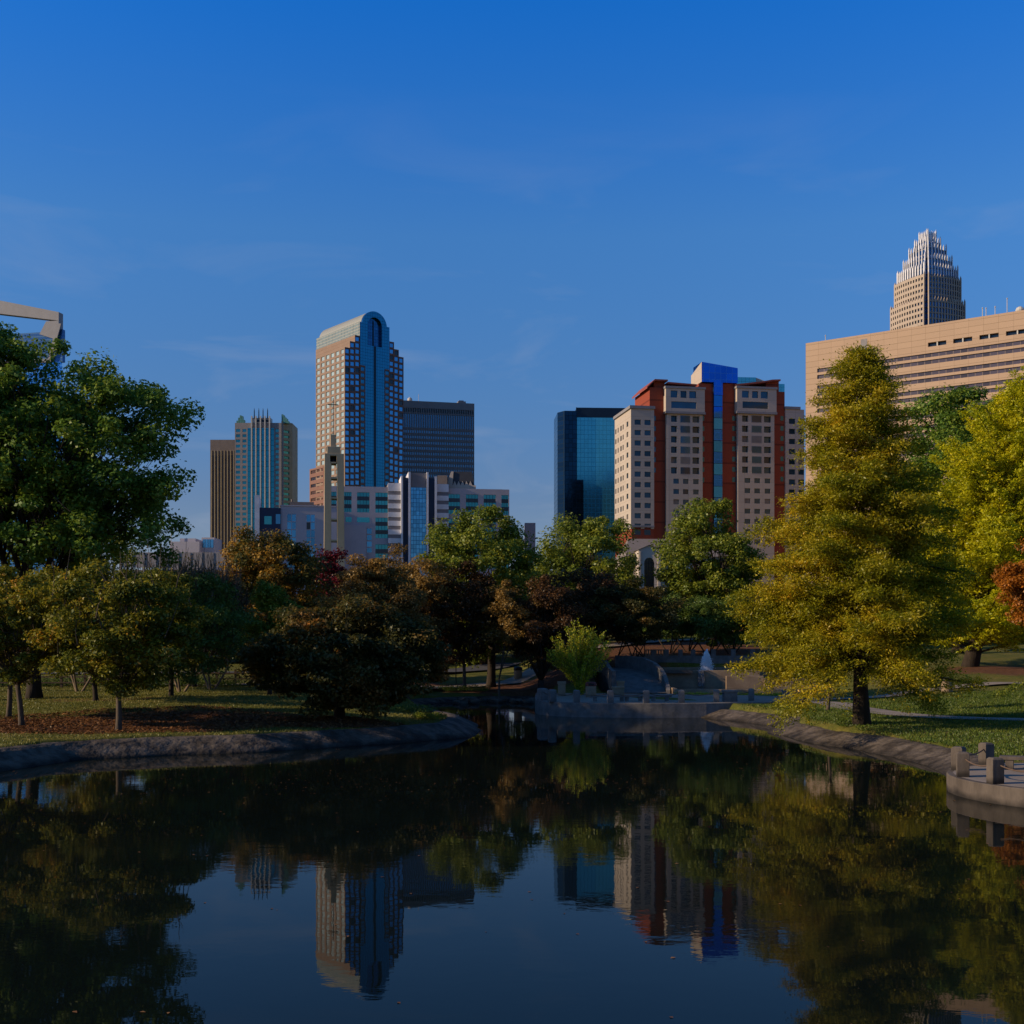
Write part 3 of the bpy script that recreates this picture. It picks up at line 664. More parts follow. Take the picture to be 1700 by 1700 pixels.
# --- arched-top tower
b = Bld('office_tower', 'tall rose granite tower with blue glass bay and barrel-vaulted top', 572.5, 600, 38.7)
W = b.x(670); D = b.y(524); p = W/12; D0 = D
zt = [b.z(576), b.z(566,p), b.z(556,2*p)]
zb = b.z(540,3*p); zlow = 55
wallm = MB(); pit = 3.13
for i in range(3):
    x0, x1 = i*p, W-i*p; z1 = zt[i]; zlo = zlow if i == 0 else zt[i-1]; D = b.y(524.3, i*p)
    wallm.box(x0+.35, x1-.35, .35 if i == 0 else 2.3, D-.35, 0 if i == 0 else zlo-1, z1)
    # roof lip quads come from the box; facades with real recessed windows
    def zr(zt_, zb_): return [(zt_-.8-pit*k-2.05, zt_-.8-pit*k) for k in range(int((zt_-1-zb_)/pit))][::-1]
    lo = zlow if i == 0 else zlo
    if i == 0: wallm.box(.0,W,.0,D,0,zlow)
    for side in (0,1):
        # left part of the front (3-i columns) and right part
        n = 1
        xx = x0 if side == 0 else x1-p
        lo2 = zlow
        b.facade(wallm, (xx,0), (1,0), p, lo2, z1, [(p*.12,p*.88)], zr(z1,lo2), .3, 'g_win', mi=1)
    Z = zr(z1,lo)
    b.facade(wallm, (x0,D), (0,-1), D, lo, z1, grid(6, D, .66), Z, .3, 'g_winlight')
    b.facade(wallm, (x1,0), (0,1), D, lo, z1, grid(6, D, .66), Z, .3, 'g_win')
    if i < 3: 
        for xa_, xb_ in ((x0,x0+p+.05),(x1-p-.05,x1)): wallm.quad((xa_,0,z1),(xb_,0,z1),(xb_,D,z1),(xa_,D,z1))
D = b.y(525.5, 3*p)
# inner extra granite column below y=606
zi = b.z(606, 3*p)
for xx in (3*p, W-4*p):
    b.facade(wallm, (xx,-.4), (1,0), p, zlow, zi, [(p*.12,p*.88)], [(zi-.8-pit*k-2.05, zi-.8-pit*k) for k in range(int((zi-1-zlow)/pit))][::-1], .3, 'g_win', mi=1)
    wallm.box(xx, xx+p, -.09, .3, zlow, zi)
    wallm.quad((xx,-.4,zi),(xx+p,-.4,zi),(xx+p,.3,zi),(xx,.3,zi)); wallm.quad((xx,-.4,zlow),(xx,.3,zlow),(xx,.3,zi),(xx,-.4,zi)); wallm.quad((xx+p,-.4,zlow),(xx+p,.3,zlow),(xx+p,.3,zi),(xx+p,-.4,zi))
wallm.build('wall', [M['stone_arch'], M['stone_red']], b.root)
# glass bay with arched head and arched niche
cx = W/2; hw = 3*p; ra = hw*0.826; zc = zb+1.2; rn = ra*0.58
def archpts(r, zbot, n=24): return [(cx-r, zbot)]+[(cx-r*math.cos(math.pi*k/n), zc+r*math.sin(math.pi*k/n)) for k in range(n+1)]+[(cx+r, zbot)]
g = MB(); y0 = -0.15; yN = 1.0; zn = zc-10.5; n = 24
g.box(cx-hw, cx+hw, y0, 2.3, zlow, zn)           # below niche (slot cut by its own part)
g.box(cx-hw, cx-rn, y0, 1.5, zn, zc); g.box(cx+rn, cx+hw, y0, 1.5, zn, zc)
g.box(cx-hw, cx-ra, y0, 1.5, zc, zc+.6); g.box(cx+ra, cx+hw, y0, 1.5, zc, zc+.6)
for k in range(n):
    a0, a1 = math.pi*k/n, math.pi*(k+1)/n
    o0 = (cx-ra*math.cos(a0), zc+ra*math.sin(a0)); o1 = (cx-ra*math.cos(a1), zc+ra*math.sin(a1))
    i0 = (cx-rn*math.cos(a0), zc+rn*math.sin(a0)); i1 = (cx-rn*math.cos(a1), zc+rn*math.sin(a1))
    g.prism_y([i0, o0, o1, i1], y0, 1.5)
g.box(cx-hw, cx-hw+.4, 1.5, D, zlow, zc+.6); g.box(cx+hw-.4, cx+hw, 1.5, D, zlow, zc+.6)
g.build('glass_bay', M['g_arch'], b.root)
g = MB(); g.prism_y([(cx-rn,zn)]+[(cx-rn*math.cos(math.pi*k/n), zc+rn*math.sin(math.pi*k/n)) for k in range(n+1)]+[(cx+rn,zn)], 1.55, 1.9)
M['g_niche'] = linegrid('niche_glass', (0.02,0.10,0.20), (0.008,0.03,0.05), 1.45, 1.57, 0.10, 0.12, 0.15, 0.8)
g.build('niche_glass', M['g_niche'], b.root)
g = MB(); g.box(cx-.75, cx+.75, y0-.05, 0.3, zlow, zn+.0); g.box(cx-.35, cx+.35, 1.3, 1.54, zn, zc+2.6)
g.build('centre_slot', M['slot'], b.root)
r_ = MB(); n = 32
for k in range(n):
    a0, a1 = math.pi*k/n, math.pi*(k+1)/n
    r_.prism_y([(cx-(ra-.3)*math.cos(a0), zc+(ra-.3)*math.sin(a0)), (cx-(ra+.02)*math.cos(a0), zc+(ra+.02)*math.sin(a0)), (cx-(ra+.02)*math.cos(a1), zc+(ra+.02)*math.sin(a1)), (cx-(ra-.3)*math.cos(a1), zc+(ra-.3)*math.sin(a1))], 1.51, D)
r_.prism_y(archpts(ra-.05, zc-.1), D-.5, D-.1)
o = r_.build('vaulted_roof', M['metal_roof'], b.root)
M['g_side'] = linegrid('pale_grid_glazing', (0.13,0.20,0.23), (0.34,0.34,0.30), 1.5, 1.5, 0.28, 0.28, 0.6, 0.0)
g = MB(); zs0 = zt[2]+.02
g.box(cx-hw-.12, cx-hw, .0, D, zs0, zc+.7); g.box(cx+hw, cx+hw+.12, 0, D, zs0, zc+.7); g.box(cx-hw, cx-ra, 1.51, D, zc+.6, zc+.75); g.build('glazed_parapet', M['g_side'], b.root)
D = D0; an = MB(); za = b.z(777,0,D)
b.facade(an, (-0.2, D+6), (0,-1), 15, 0, za, [(1.2,13.8)], [(za-3.6*k-2.6, za-3.6*k-.9) for k in range(int(za/3.6))][::-1], .3, 'g_slate')
an.box(.1, 10, D-9, D+6, 0, za); an.build('annex', M['stone_red'], b.root)
b.windows()

# --- grey fin slab behind it
M['fin_grey'] = surf('grey_precast', (0.22,0.21,0.21), (0.19,0.18,0.18), 0.3, 0.7)
M['slab_glass'] = glass('slab_window_glass', (0.10,0.20,0.30), 0.12, 0.8, 0.2)
b = Bld('office_tower', 'grey slab tower with close vertical fins right of the vaulted tower', 664, 690, 13)
W = b.x(787.5); Zt = b.z(670, W); D = 24
m_ = MB(); m_.box(0,W,.6,D,0,Zt-.3); m_.box(-.01,W+.01,0,.6,Zt-4.0,Zt); zz = Zt-4.0
m_.box(0,W,.05,.6,zz-3.4,zz-2.5)
wz = [(zz-2.5,zz-0.2,'g_dark'),(zz-11.2,zz-3.4,'slab_glass')]; z = zz-11.2
while z > 40: m_.box(0,W,.05,.6,z-1.5,z); wz.append((z-3.15,z-1.5,'slab_glass')); z -= 3.15
m_.box(0,W,0,.6,0,z); m_.build('wall', M['fin_grey'], b.root)
for z0,z1,mm in wz:
    g = MB(); g.quad((0.02,.5,z0),(W-.02,.5,z0),(W-.02,.5,z1),(0.02,.5,z1)); g.build('window_band', M[mm], b.root)
f_ = MB(); nf = 33
for k in range(nf): x = .3+(W-.6)*k/(nf-1); f_.box(x-.2,x+.2,-.25,.5,z,Zt-3.98)
f_.build('fins', M['fin_grey'], b.root)
m_ = MB(); x0 = b.x(680); m_.box(x0, b.x(698), 5, 12, Zt-.3, Zt+1); m_.lathe([(1.3,0),(1.5,1.2),(1.3,2.4),(.5,3.1)],12,(x0+1,6,Zt)); m_.tube([(b.x(697),5,Zt),(b.x(697),5,Zt+5)],.12,5)
m_.build('roof_plant', surf('pale_plant',(0.5,0.47,0.42),None,1,.6), b.root)
m_ = MB(); m_.box(b.x(762), b.x(775), 3, 10, Zt-.3, Zt+1.6); m_.box(b.x(764), b.x(772), 4, 9, Zt+1.6, Zt+2.3); m_.build('roof_plant', M['fin_grey'], b.root)

# --- teal tower with finials and brown pinstripe tower
M['stone_grey'] = surf('grey_stone', (0.27,0.25,0.245), (0.22,0.205,0.2), 0.3, 0.7)
M['gold_fin_lit_chamfer'] = surf('gold_fin_and_sunlit_chamfer', (0.40,0.33,0.19), (0.34,0.27,0.15), 0.3, 0.7)  # own colour of the pinstripe fins; on the chamfer it paints reflected sun
M['g_tealwall'] = linegrid('teal_curtain', (0.03,0.24,0.30), (0.01,0.08,0.11), 3.0, 3.05, 0.12, 0.18, 0.12, 0.85, var=0.10)
M['copper'] = surf('green_copper', (0.10,0.30,0.27), (0.07,0.20,0.18), 1, 0.6)
M['whitefin'] = surf('white_metal', (0.55,0.53,0.48), None, 1, 0.5)
b = Bld('office_tower', 'teal glass tower with white fins and four spikes on its roof', 390, 700, 0)
W = b.x(467); Zt = b.z(702); pit = 3.03; D = 24
m_ = MB(); Z = [(Zt-3.6-pit*k-1.7, Zt-3.6-pit*k) for k in range(32)][::-1]
xc0, xc1 = b.x(411), b.x(455)
b.facade(m_, (0,0), (1,0), xc0, 0, Zt, [(b.x(391.6),b.x(398.8)),(b.x(402.5),b.x(409))], Z, .4, 'g_teal')
b.facade(m_, (xc1,0), (1,0), W-xc1, 0, Zt, [(b.x(457)-xc1,b.x(463)-xc1)], Z, .4, 'g_teal')
m_.box(.01,xc0-.01,.45,D,0,Zt-.05); m_.box(xc1+.01,W+1,.45,D,0,Zt-.05); m_.box(xc0,xc1,.5,D,0,Zt); m_.box(xc0,xc1,-.1,.5,Zt-3.0,Zt)
m_.build('wall', M['stone_grey'], b.root)
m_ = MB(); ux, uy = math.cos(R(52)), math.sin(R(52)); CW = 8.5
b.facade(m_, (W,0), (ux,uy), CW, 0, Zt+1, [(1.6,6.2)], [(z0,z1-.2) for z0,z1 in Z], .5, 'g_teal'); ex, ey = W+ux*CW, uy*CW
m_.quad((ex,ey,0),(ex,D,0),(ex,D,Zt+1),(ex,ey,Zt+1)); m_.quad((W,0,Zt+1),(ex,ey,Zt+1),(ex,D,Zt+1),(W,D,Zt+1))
m_.build('chamfer_wall', M['gold_fin_lit_chamfer'], b.root)  # sunlight bounced onto this face is put into its golden colour
g = MB(); g.box(xc0+.02,xc1-.02,-.05,.45,0,Zt-3.02); g.build('curtain_wall', M['g_tealwall'], b.root)
m_ = MB(); pc0, pc1 = b.x(417.5), b.x(449.5); zp = b.z(691)
m_.box(pc0,pc1,-.3,5,Zt+.0,zp-1); 
for px in (418.2,425.2,432.9,440.2,447.9):
    x = b.x(px); m_.box(x-.35,x+.35,-1.0,-.1,0,zp)
m_.build('white_fins', M['whitefin'], b.root)
m_ = MB(); m_.box(b.x(426),b.x(446),-.45,-.31,Zt+.4,zp-2); m_.build('louvre', M['slot'], b.root)
for px in (422.5,430,437,444.5):
    x = b.x(px); m_ = MB(); m_.tube([(x,-.5,zp-1.5),(x,-.5,b.z(682)),(x,-.5,b.z(677.5))],[.35,.25,.05],6); m_.build('spike', M['slot'], b.root)
for px0,px1 in ((393,404),(468,478)):
    x0,x1 = b.x(px0),b.x(px1); m_ = MB()
    for k in range(5):
        x = x0+(x1-x0)*k/4; h = [1.5,3.2,4.6,4.2,2][k] if px0 < 400 else [5.2,4.6,3.4,2.6,1.2][k]
        m_.box(x-.42,x+.42,1,3.5,Zt-.05,Zt+h)
    m_.build('corner_crown', M['copper'], b.root)
b.windows()

M['brown_stone'] = surf('brown_stone', (0.19,0.155,0.13), (0.155,0.125,0.105), 0.3, 0.7)
b = Bld('office_tower', 'brown office tower with thin golden pinstripe fins at far left of the skyline', 349, 735, 0)
W = b.x(391); Zt = b.z(730); m_ = MB(); m_.box(0,W,0,22,0,Zt); m_.build('wall', M['brown_stone'], b.root)
zf = b.z(748)
for k in range(8):
    x = .9+k*(W-1.8)/7; m_ = MB(); m_.box(x-.24,x+.24,-.8,0,0,zf); m_.build('fin', M['gold_fin_lit_chamfer'], b.root)
    if k < 7:
        x2 = x+(W-1.8)/14; m_ = MB(); m_.quad((x2-.5,-.05,0),(x2+.5,-.05,0),(x2+.5,-.05,zf-3),(x2-.5,-.05,zf-3)); m_.build('window_strip', surf('brown_glass',(0.09,0.07,0.06),None,.5,.35,metal=.3) if k == 0 else bpy.data.materials['brown_glass'], b.root)

# --- dark glass office block
M['g_navy'] = linegrid('navy_curtain', (0.007,0.035,0.07), (0.003,0.012,0.02), 1.55, 1.9, 0.12, 0.14, 0.1, 0.85, var=0.2, wob=.03)
M['g_steel'] = linegrid('steel_blue_curtain', (0.09,0.42,0.50), (0.05,0.27,0.34), 1.55, 1.9, 0.12, 0.14, 0.16, 0.8, var=0.05, wob=.01)
b = Bld('office_block', 'dark mirror-glass office block left of the brick and cream hotel', 957.5, 500, 3)
Zt = b.z(676.5); W = b.x(1040); m_ = MB(); zb_ = b.z(693)
m_.box(0,W,0,30,0,zb_); m_.build('glass_wall', M['g_steel'], b.root)
m_ = MB(); m_.box(0.01,W,0.01,30,zb_,Zt); m_.box(-.3,0,-.3,.5,zb_-1,Zt); m_.build('dark_parapet', surf('navy_panel',(0.015,0.03,0.05),None,.3,.3,metal=.5), b.root)
m_ = MB(); x0 = b.x(937); z2 = b.z(683)
m_.prism_z([(x0,-1.2),(-.02,-1.2),(-.02,20),(x0-2.6,20),(x0-2.6,3.0)],0,z2); m_.box(-.01,b.x(968),-1.2,-.02,0,b.z(797)); m_.build('dark_wing', M['g_navy'], b.root)

# --- hotel
M['cream'] = linegrid('cream_stucco', (0.43,0.375,0.31), (0.33,0.28,0.225), 6.2, 3.24, .10, .10, .85, 0, .9, .035)
M['brick'] = linegrid('red_brick_panels', (0.24,0.055,0.03), (0.14,0.035,0.022), 40, 6.4, 0.2, 0.5, 0.85, 0, 0.9, 0.06)
M['brickdark'] = surf('brick_roof_edge', (0.30,0.075,0.05), None, .4, .7)
M['trim'] = surf('grey_trim', (0.26,0.25,0.25), None, .5, .7)
M['g_prism'] = linegrid('blue_prism_glass', (0.02,0.14,0.55), (0.05,0.22,0.6), 1.9, 2.1, 0.12, 0.12, 0.06, 0.9, var=0.12)
M['g_hotel'] = glass('hotel_window_glass', (0.02,0.05,0.075), 0.1, 0.35, 0.6)
M['g_brickwin'] = glass('brick_bay_window_glass', (0.02,0.10,0.13), 0.1, 0.5, 0.3)
M['g_strip'] = glass('blue_strip_glass', (0.03,0.22,0.55), 0.1, 0.85, 0.3)
b = Bld('hotel', 'brick red and cream hotel tower with a blue glass prism on top', 1047.5, 375, 10.4)
X = b.x; pit = 3.24
wl = MB(); br = MB()
class TR:
    def box(s, *a):
        m = MB(); m.box(*a); m.build('window_frame' if abs(a[1]-a[0]) < 5 else 'cornice', M['trim'], b.root)
tr = TR()
zA = b.z(678); D = b.y(1020.5)
zfl = b.z(872)
Zw = [(zA-3.4-pit*k-1.6, zA-3.4-pit*k) for k in range(11)][::-1]
Wl = X(1086)
b.facade(wl, (0,0), (1,0), Wl, zfl, zA, [(X(1053.5),X(1064)),(X(1070),X(1080.5))], Zw, .35, 'g_hotel')
b.facade(wl, (0,D), (0,-1), D, zfl, zA, [(D*.04,D*.11),(D*.19,D*.25),(D*.36,D*.44),(D*.50,D*.56),(D*.74,D*.84)], Zw, .35, 'g_hotel')
wl.box(.4,Wl,.4,D,zfl,zA-.05); br.box(.3,Wl,.3,D,0,zfl)
tr.box(-.5,Wl+.2,-.5,D,zA,zA+.9); tr.box(-.35,Wl,-.35,D,zfl-.6,zfl)
for k in range(2):
    for xx in ((X(1053.5),X(1064)),(X(1070),X(1080.5))):
        q0, q1 = zfl-2.9-3.4*k, zfl-1.3-3.4*k
        b.panes.setdefault('g_dark', []).append((3, [(xx[0],.27,q0),(xx[1],.27,q0),(xx[1],.27,q1),(xx[0],.27,q1)]))
# brick recesses
def brickbay(p0, p1, top, y):
    br.box(X(p0), X(p1), y, 18, 0, b.z(top, X(p0)))
brickbay(1081,1110,641,1.6); br.box(X(1089),X(1107),2.2,18,0,b.z(629,X(1100)))
brickbay(1163,1187,634.5,1.6); brickbay(1200.5,1228,634.5,1.6); brickbay(1283,1306,648,1.6); br.box(X(1276),X(1297.5),2.2,18,0,b.z(630,X(1290)))
br.box(X(1107),X(1166),2.5,18,0,b.z(641,X(1130))); br.box(X(1225),X(1285),2.5,18,0,b.z(641,X(1250)))
# side windows in the brick bays
for p0,p1,k0 in ((1086.5,1091,0),(1167,1172,0),(1218.5,1224,0),(1299,1304,0)):
    for k in range(7 if p0 != 1086.5 else 6):
        z1 = b.z(689,X(p0))-pit*1.0*k; b.panes.setdefault('g_brickwin', []).append((2, [(X(p0),1.55,z1-1.5),(X(p1),1.55,z1-1.5),(X(p1),1.55,z1),(X(p0),1.55,z1)]))
# cream towers
for p0, p1 in ((1107,1166.5),(1225,1285.5)):
    x0, x1 = X(p0), X(p1); w_ = x1-x0; zt_ = b.z(645,x0); s3 = w_/60
    zmid = b.z(684, x0)
    wide = [(7*s3,17*s3),(23*s3,38.5*s3),(43*s3,54.5*s3)]
    nar = [(11*s3,20.5*s3),(27*s3,36.5*s3),(44*s3,53.5*s3)]
    Z1 = [(zmid-1.0-pit*k-2.0, zmid-1.0-pit*k) for k in range(6)][::-1]; zs_ = Z1[0][0]-.7
    Z2 = [(zs_-.9-pit*k-1.55, zs_-.9-pit*k) for k in range(7)][::-1]
    b.facade(wl, (x0,0), (1,0), w_, zs_, zmid, [wide[0],wide[2]], Z1, .9, 'g_hotel')
    # centre windows of the wide rows, slightly wider panes
    for z0,z1 in Z1:
        b.panes.setdefault('g_slate', []).append((9, [(x0+wide[1][0],-.06,z0),(x0+wide[1][1],-.06,z0),(x0+wide[1][1],-.06,z1),(x0+wide[1][0],-.06,z1)]))
        tr.box(x0+wide[1][0]-.15,x0+wide[1][1]+.15,-.05,.0,z0-.2,z1+.15)
    b.facade(wl, (x0,0), (1,0), w_, 0, zs_, nar, Z2, .35, 'g_hotel')
    # top storeys, slightly proud
    zu = [(zmid+1.2,zmid+3.3)]; zu2 = [(zmid+4.5,zmid+6.7)]
    b.facade(wl, (x0-.5,-.6), (1,0), w_+1, zmid+.2, zmid+3.9, [(9*s3,51*s3)], zu, .3, 'g_slate')
    b.facade(wl, (x0-.5,-.6), (1,0), w_+1, zmid+3.9, zt_, [(8*s3,19.5*s3),(24.5*s3,34.5*s3),(39*s3,50.5*s3)], zu2, .4, 'g_slate')
    wl.box(x0,x1,1.0,2.4,0,zt_-.1); wl.quad((x0-.5,-.6,zmid),(x0-.5,2.4,zmid),(x0-.5,2.4,zt_),(x0-.5,-.6,zt_)); wl.quad((x1+.5,2.4,zmid),(x1+.5,-.6,zmid),(x1+.5,-.6,zt_),(x1+.5,2.4,zt_))
    wl.quad((x0,0,0),(x0,2.4,0),(x0,2.4,zmid),(x0,0,zmid)); wl.quad((x1,2.4,0),(x1,0,0),(x1,0,zmid),(x1,2.4,zmid))
    tr.box(x0-.75,x1+.75,-.9,2.4,zt_,zt_+.7); tr.box(x0-.7,x1+.7,-.85,1,zmid-.5,zmid+.2)
# right wing
x0, x1 = X(1306), X(1329); zR = b.z(678,x0)
b.facade(wl, (x0,1), (1,0), x1-x0, 0, zR, [(1.2,3.3),(4.4,6.4)], [(zR-3-pit*k-1.7, zR-3-pit*k) for k in range(16)][::-1], .35, 'g_hotel'); wl.box(x0,x1,1.4,18,0,zR-.05); tr.box(x0-.2,x1+.3,.6,18,zR,zR+.8)
wl.build('wall', M['cream'], b.root); br.build('brick_wall', M['brick'], b.root)
rf = MB()
def roofwing(pts):   # (px,py) outline of the winged roof edge
    P = [(X(a), b.z(c_, X(a))) for a, c_ in pts]
    for (xa,za),(xb,zb2) in zip(P[:-1],P[1:]): rf.obox((xa,1.2+8),(xb,1.2+8),17,za-.5,za,0,zb2-.5,zb2)
roofwing([(1075.5,641),(1088.5,628.3),(1110,629.3)]); roofwing([(1110,633.0),(1158,637)]); roofwing([(1222,637),(1268,632)]); roofwing([(1268,632),(1284,629.2),(1297.5,628.8)])
rf.build('roof', M['brickdark'], b.root)
gp = MB(); xa, xb = X(1163,2), X(1222.5,2); zl, zr_ = b.z(602,xa,2), b.z(612.5,xb,2); zo = b.z(635,xa,2)
gp.prism_y([(xa,zo),(xb,zo),(xb,zr_),(xa,zl)], .8, 1.0)
gp.prism_y([(xa+.02,zo),(xb-.02,zo),(xb-.02,zr_-.02),(xa+.02,zl-.02)], 1.0, 9.0)
gp.box(X(1186.5), X(1201), .6, 1.6, b.z(655,X(1190)), zo)
o = gp.build('glass_prism', M['g_prism'], b.root)
m_ = MB(); xs_ = xa-.05; yb = 11; m_.quad((xs_,.8,zo),(xs_,yb,zo),(xs_,yb,zl-2.2),(xs_,.8,zl)); m_.quad((xs_-.01,yb,zo),(xs_,.8,zo),(xs_,.8,zl),(xs_-.01,yb,zl-2.2)); m_.build('prism_side_wall', M['cream'], b.root)
# central glazed strip
for k in range(13):
    z1 = b.z(655,X(1190))-k*3.6; g = MB(); x0,x1 = X(1187),X(1201)
    g.quad((x0,.9,z1-3.5),(x1,.9,z1-3.5),(x1,.9,z1-.05),(x0,.9,z1-.05)); g.build('strip_window', M['g_prism'] if k % 2 else M['g_strip'], b.root)
b.windows()

# glass towers peeping over the hotel
b = Bld('office_block', 'blue glass block peeping over the right side of the hotel roof', 1224, 460, 5)
m_ = MB(); m_.box(0,b.x(1255),0,14,0,b.z(626)); m_.build('glass_wall', M['g_steel'], b.root)
m_ = MB(); m_.prism_y([(b.x(1255),0),(b.x(1275),0),(b.x(1275),b.z(633)),(b.x(1258),b.z(627)),(b.x(1255),b.z(626))],0.3,14); m_.build('cream_wall', M['cream'], b.root)
m_ = MB(); m_.box(b.x(1293),b.x(1302.5),0,10,0,b.z(636)); m_.build('corner_glass', M['g_steel'], b.root)

# --- long pale striped building on the right
M['tan_panel'] = linegrid('tan_panels', (0.44,0.315,0.215), (0.27,0.19,0.125), 3.6, 1.55, 0.06, 0.10, 0.8, 0, 0.9, 0.03)
M['band_glass'] = linegrid('strip_window_glass', (0.07,0.055,0.065), (0.13,0.10,0.09), 1.8, 50, 0.16, 0.1, 0.25, 0.3, var=0.35)
lx, ly, rx_, ry_ = ax(1337,330), 330, ax(1700,297), 297
rot = math.degrees(math.atan2(ry_-ly, rx_-lx))
b = Bld('office_block', 'long tan concrete building with dark ribbon windows at right', 1337.5, 330, rot)
W = 95; Zt = b.z(570); m_ = MB()
lv = [(643,2.2),(652.5,2.0),(667.5,2.1),(677,1.9),(691,2.1),(700,2.0),(715,2.1),(725,2.0),(740,2.1),(750,2.0)]
zs = sorted([(b.z(py), b.z(py)+h) for py, h in lv])
zs = []; z = b.z(598)
# ribbon rows measured on the near side of the facade
rw = []
for py in [q+o_-2.6 for q in (586.5,616.5,646,676,706,736,766) for o_ in (0,11.3)]:
    t = (1560-850)/F; xl = b.x(1560); rw.append(b.z(py, xl))
b.facade(m_, (0,0), (1,0), W, 0, Zt-6.7, [(3.3,W)], [(z-1.05, z) for z in rw if z < Zt-6.8][::-1], .35, 'band_glass')
z0 = Zt-6.7
for py in (587,):
    pass
xa = [ (b.x(p0), b.x(p1)) for p0,p1 in ((1540.5,1571),(1582.5,1614),(1626,1658),(1670,1708)) ]
zw = b.z(570.5, b.x(1555)); 
b.facade(m_, (0,0), (1,0), W, z0, Zt, xa, [(zw-.55, zw+.55)], 0.9, 'g_dark')
m_.quad((0,0,0),(0,40,0),(0,40,Zt),(0,0,Zt)); m_.quad((0,0,Zt),(W,0,Zt),(W,40,Zt),(0,40,Zt)); m_.quad((W,0,0),(W,40,0),(W,40,Zt),(W,0,Zt)); m_.quad((0,40,0),(W,40,0),(W,40,Zt),(0,40,Zt))
m_.build('wall', M['tan_panel'], b.root)
for (a0,a1) in xa:
    m_ = MB(); xm = (a0+a1)/2; m_.box(xm-.15,xm+.15,.1,.85,zw-.55,zw+.55); m_.build('white_mullion', M['whitefin'], b.root)
m_ = MB(); x0 = b.x(1429); m_.box(x0,x0+1.7,-.04,0,Zt-4.5,Zt-1.2); m_.build('louvre', M['trim'], b.root)
for px, h in ((1369,1.4),(1630,2.2),(1636,2),(1651,2),(1671,3.6)):
    x = b.x(px); m_ = MB(); m_.tube([(x,.6,Zt),(x,.6,Zt+h)],.09,6); m_.lathe([(.05,h-.2),(.22,h),(.05,h+.25)],8,(x,.6,Zt)); m_.build('roof_mast', M['whitefin'], b.root)
m_ = MB(); m_.lathe([(.9,0),(1.1,.6),(.8,1.2),(.3,1.5)],12,(b.x(1690),2,Zt)); m_.build('roof_dome', M['whitefin'], b.root)
b.windows(name='ribbon_window')

# --- crown tower behind it
M['crown_stone'] = surf('crown_stone', (0.42,0.345,0.27), (0.35,0.29,0.23), 0.3, 0.7)
M['crown_metal'] = surf('crown_metal', (0.70,0.70,0.70), (0.56,0.56,0.57), 0.5, 0.45, metal=0.15)
M['g_crown'] = linegrid('crown_glass', (0.05,0.14,0.26), (0.10,0.10,0.10), 60, 3.9, 0.1, 0.7, 0.1, 0.8, var=0.2)
b = Bld('skyscraper', 'tall tapering skyscraper with a stepped crown of pale spikes', 1540, 830, 0); b.root.rotation_euler[2] = R(24)
def bowed(w, bow, n=12, notch=0.10):
    P = []; h = w/2
    for sd in range(4):
        for k in range(n+1):
            t = -1+2*k/n; t *= (1-notch)
            x = t*h; y = -h - bow*w*(1-t*t); a_ = sd*math.pi/2
            P.append((x*math.cos(a_)-y*math.sin(a_), x*math.sin(a_)+y*math.cos(a_)))
        a_ = sd*math.pi/2; q = h*(1-notch)          # inner corner of the notch
        P.append((q*math.cos(a_)+q*math.sin(a_), q*math.sin(a_)-q*math.cos(a_)))
    return P
gl = MB(); st = MB(); cm = MB()
tiers = [(35,120,237),(31.2,237,253),(28.5,253,261),(23,261,269),(17.5,269,277),(12,277,282.5),(7.8,282.5,287.5)]
for i, (wd, z0, z1) in enumerate(tiers):
    z0 -= GZB; z1 -= GZB; P = bowed(wd, 0.055)
    crown = i >= 3; topc = z1-(2.0 if crown else 0.5)
    if i < 6: gl.prism_z(P, z0-1, topc)
    tgt = cm if i >= 2 else st
    cnt = max(5, int(wd/2.55)); h = wd/2
    for sd in range(4):
        a_ = sd*math.pi/2
        for k in range(cnt+1):
            t = (-1+2*k/cnt)*0.9; x = t*h; y = -h-0.055*wd*(1-t*t)-.2
            X_, Y_ = x*math.cos(a_)-y*math.sin(a_), x*math.sin(a_)+y*math.cos(a_); rw_ = (.42 if i < 2 else .36)
            if sd == 3 and i < 3: rw_ = .55
            top = z1+(1.6 if not crown else 1.0)+ (1.2 if (k in (0,cnt)) else 0)
            tgt.box(X_-rw_, X_+rw_, Y_-rw_, Y_+rw_, z0-(.5 if i else 0), top-1.2)
            tgt.add([(X_-rw_,Y_-rw_,top-1.2),(X_+rw_,Y_-rw_,top-1.2),(X_+rw_,Y_+rw_,top-1.2),(X_-rw_,Y_+rw_,top-1.2),(X_,Y_,top+.8)],[(0,1,4),(1,2,4),(2,3,4),(3,0,4)])
        if i < 2:
            zz_ = z0 if i else z1-60
            while zz_ < z1:
                for k in range(12):
                    t0, t1 = (-1+2*k/12)*.9, (-1+2*(k+1)/12)*.9
                    p0 = (t0*h, -h-0.055*wd*(1-t0*t0)); p1 = (t1*h, -h-0.055*wd*(1-t1*t1))
                    q0 = (p0[0]*math.cos(a_)-p0[1]*math.sin(a_), p0[0]*math.sin(a_)+p0[1]*math.cos(a_)); q1 = (p1[0]*math.cos(a_)-p1[1]*math.sin(a_), p1[0]*math.sin(a_)+p1[1]*math.cos(a_))
                    st.obox(q0, q1, .5 if sd != 3 else 1.5, zz_, zz_+(0.8 if sd != 3 else 1.9))
                zz_ += 3.9
gl.build('glass_core', M['g_crown'], b.root); st.build('stone_ribs', M['crown_stone'], b.root); cm.build('crown_ribs', M['crown_metal'], b.root)

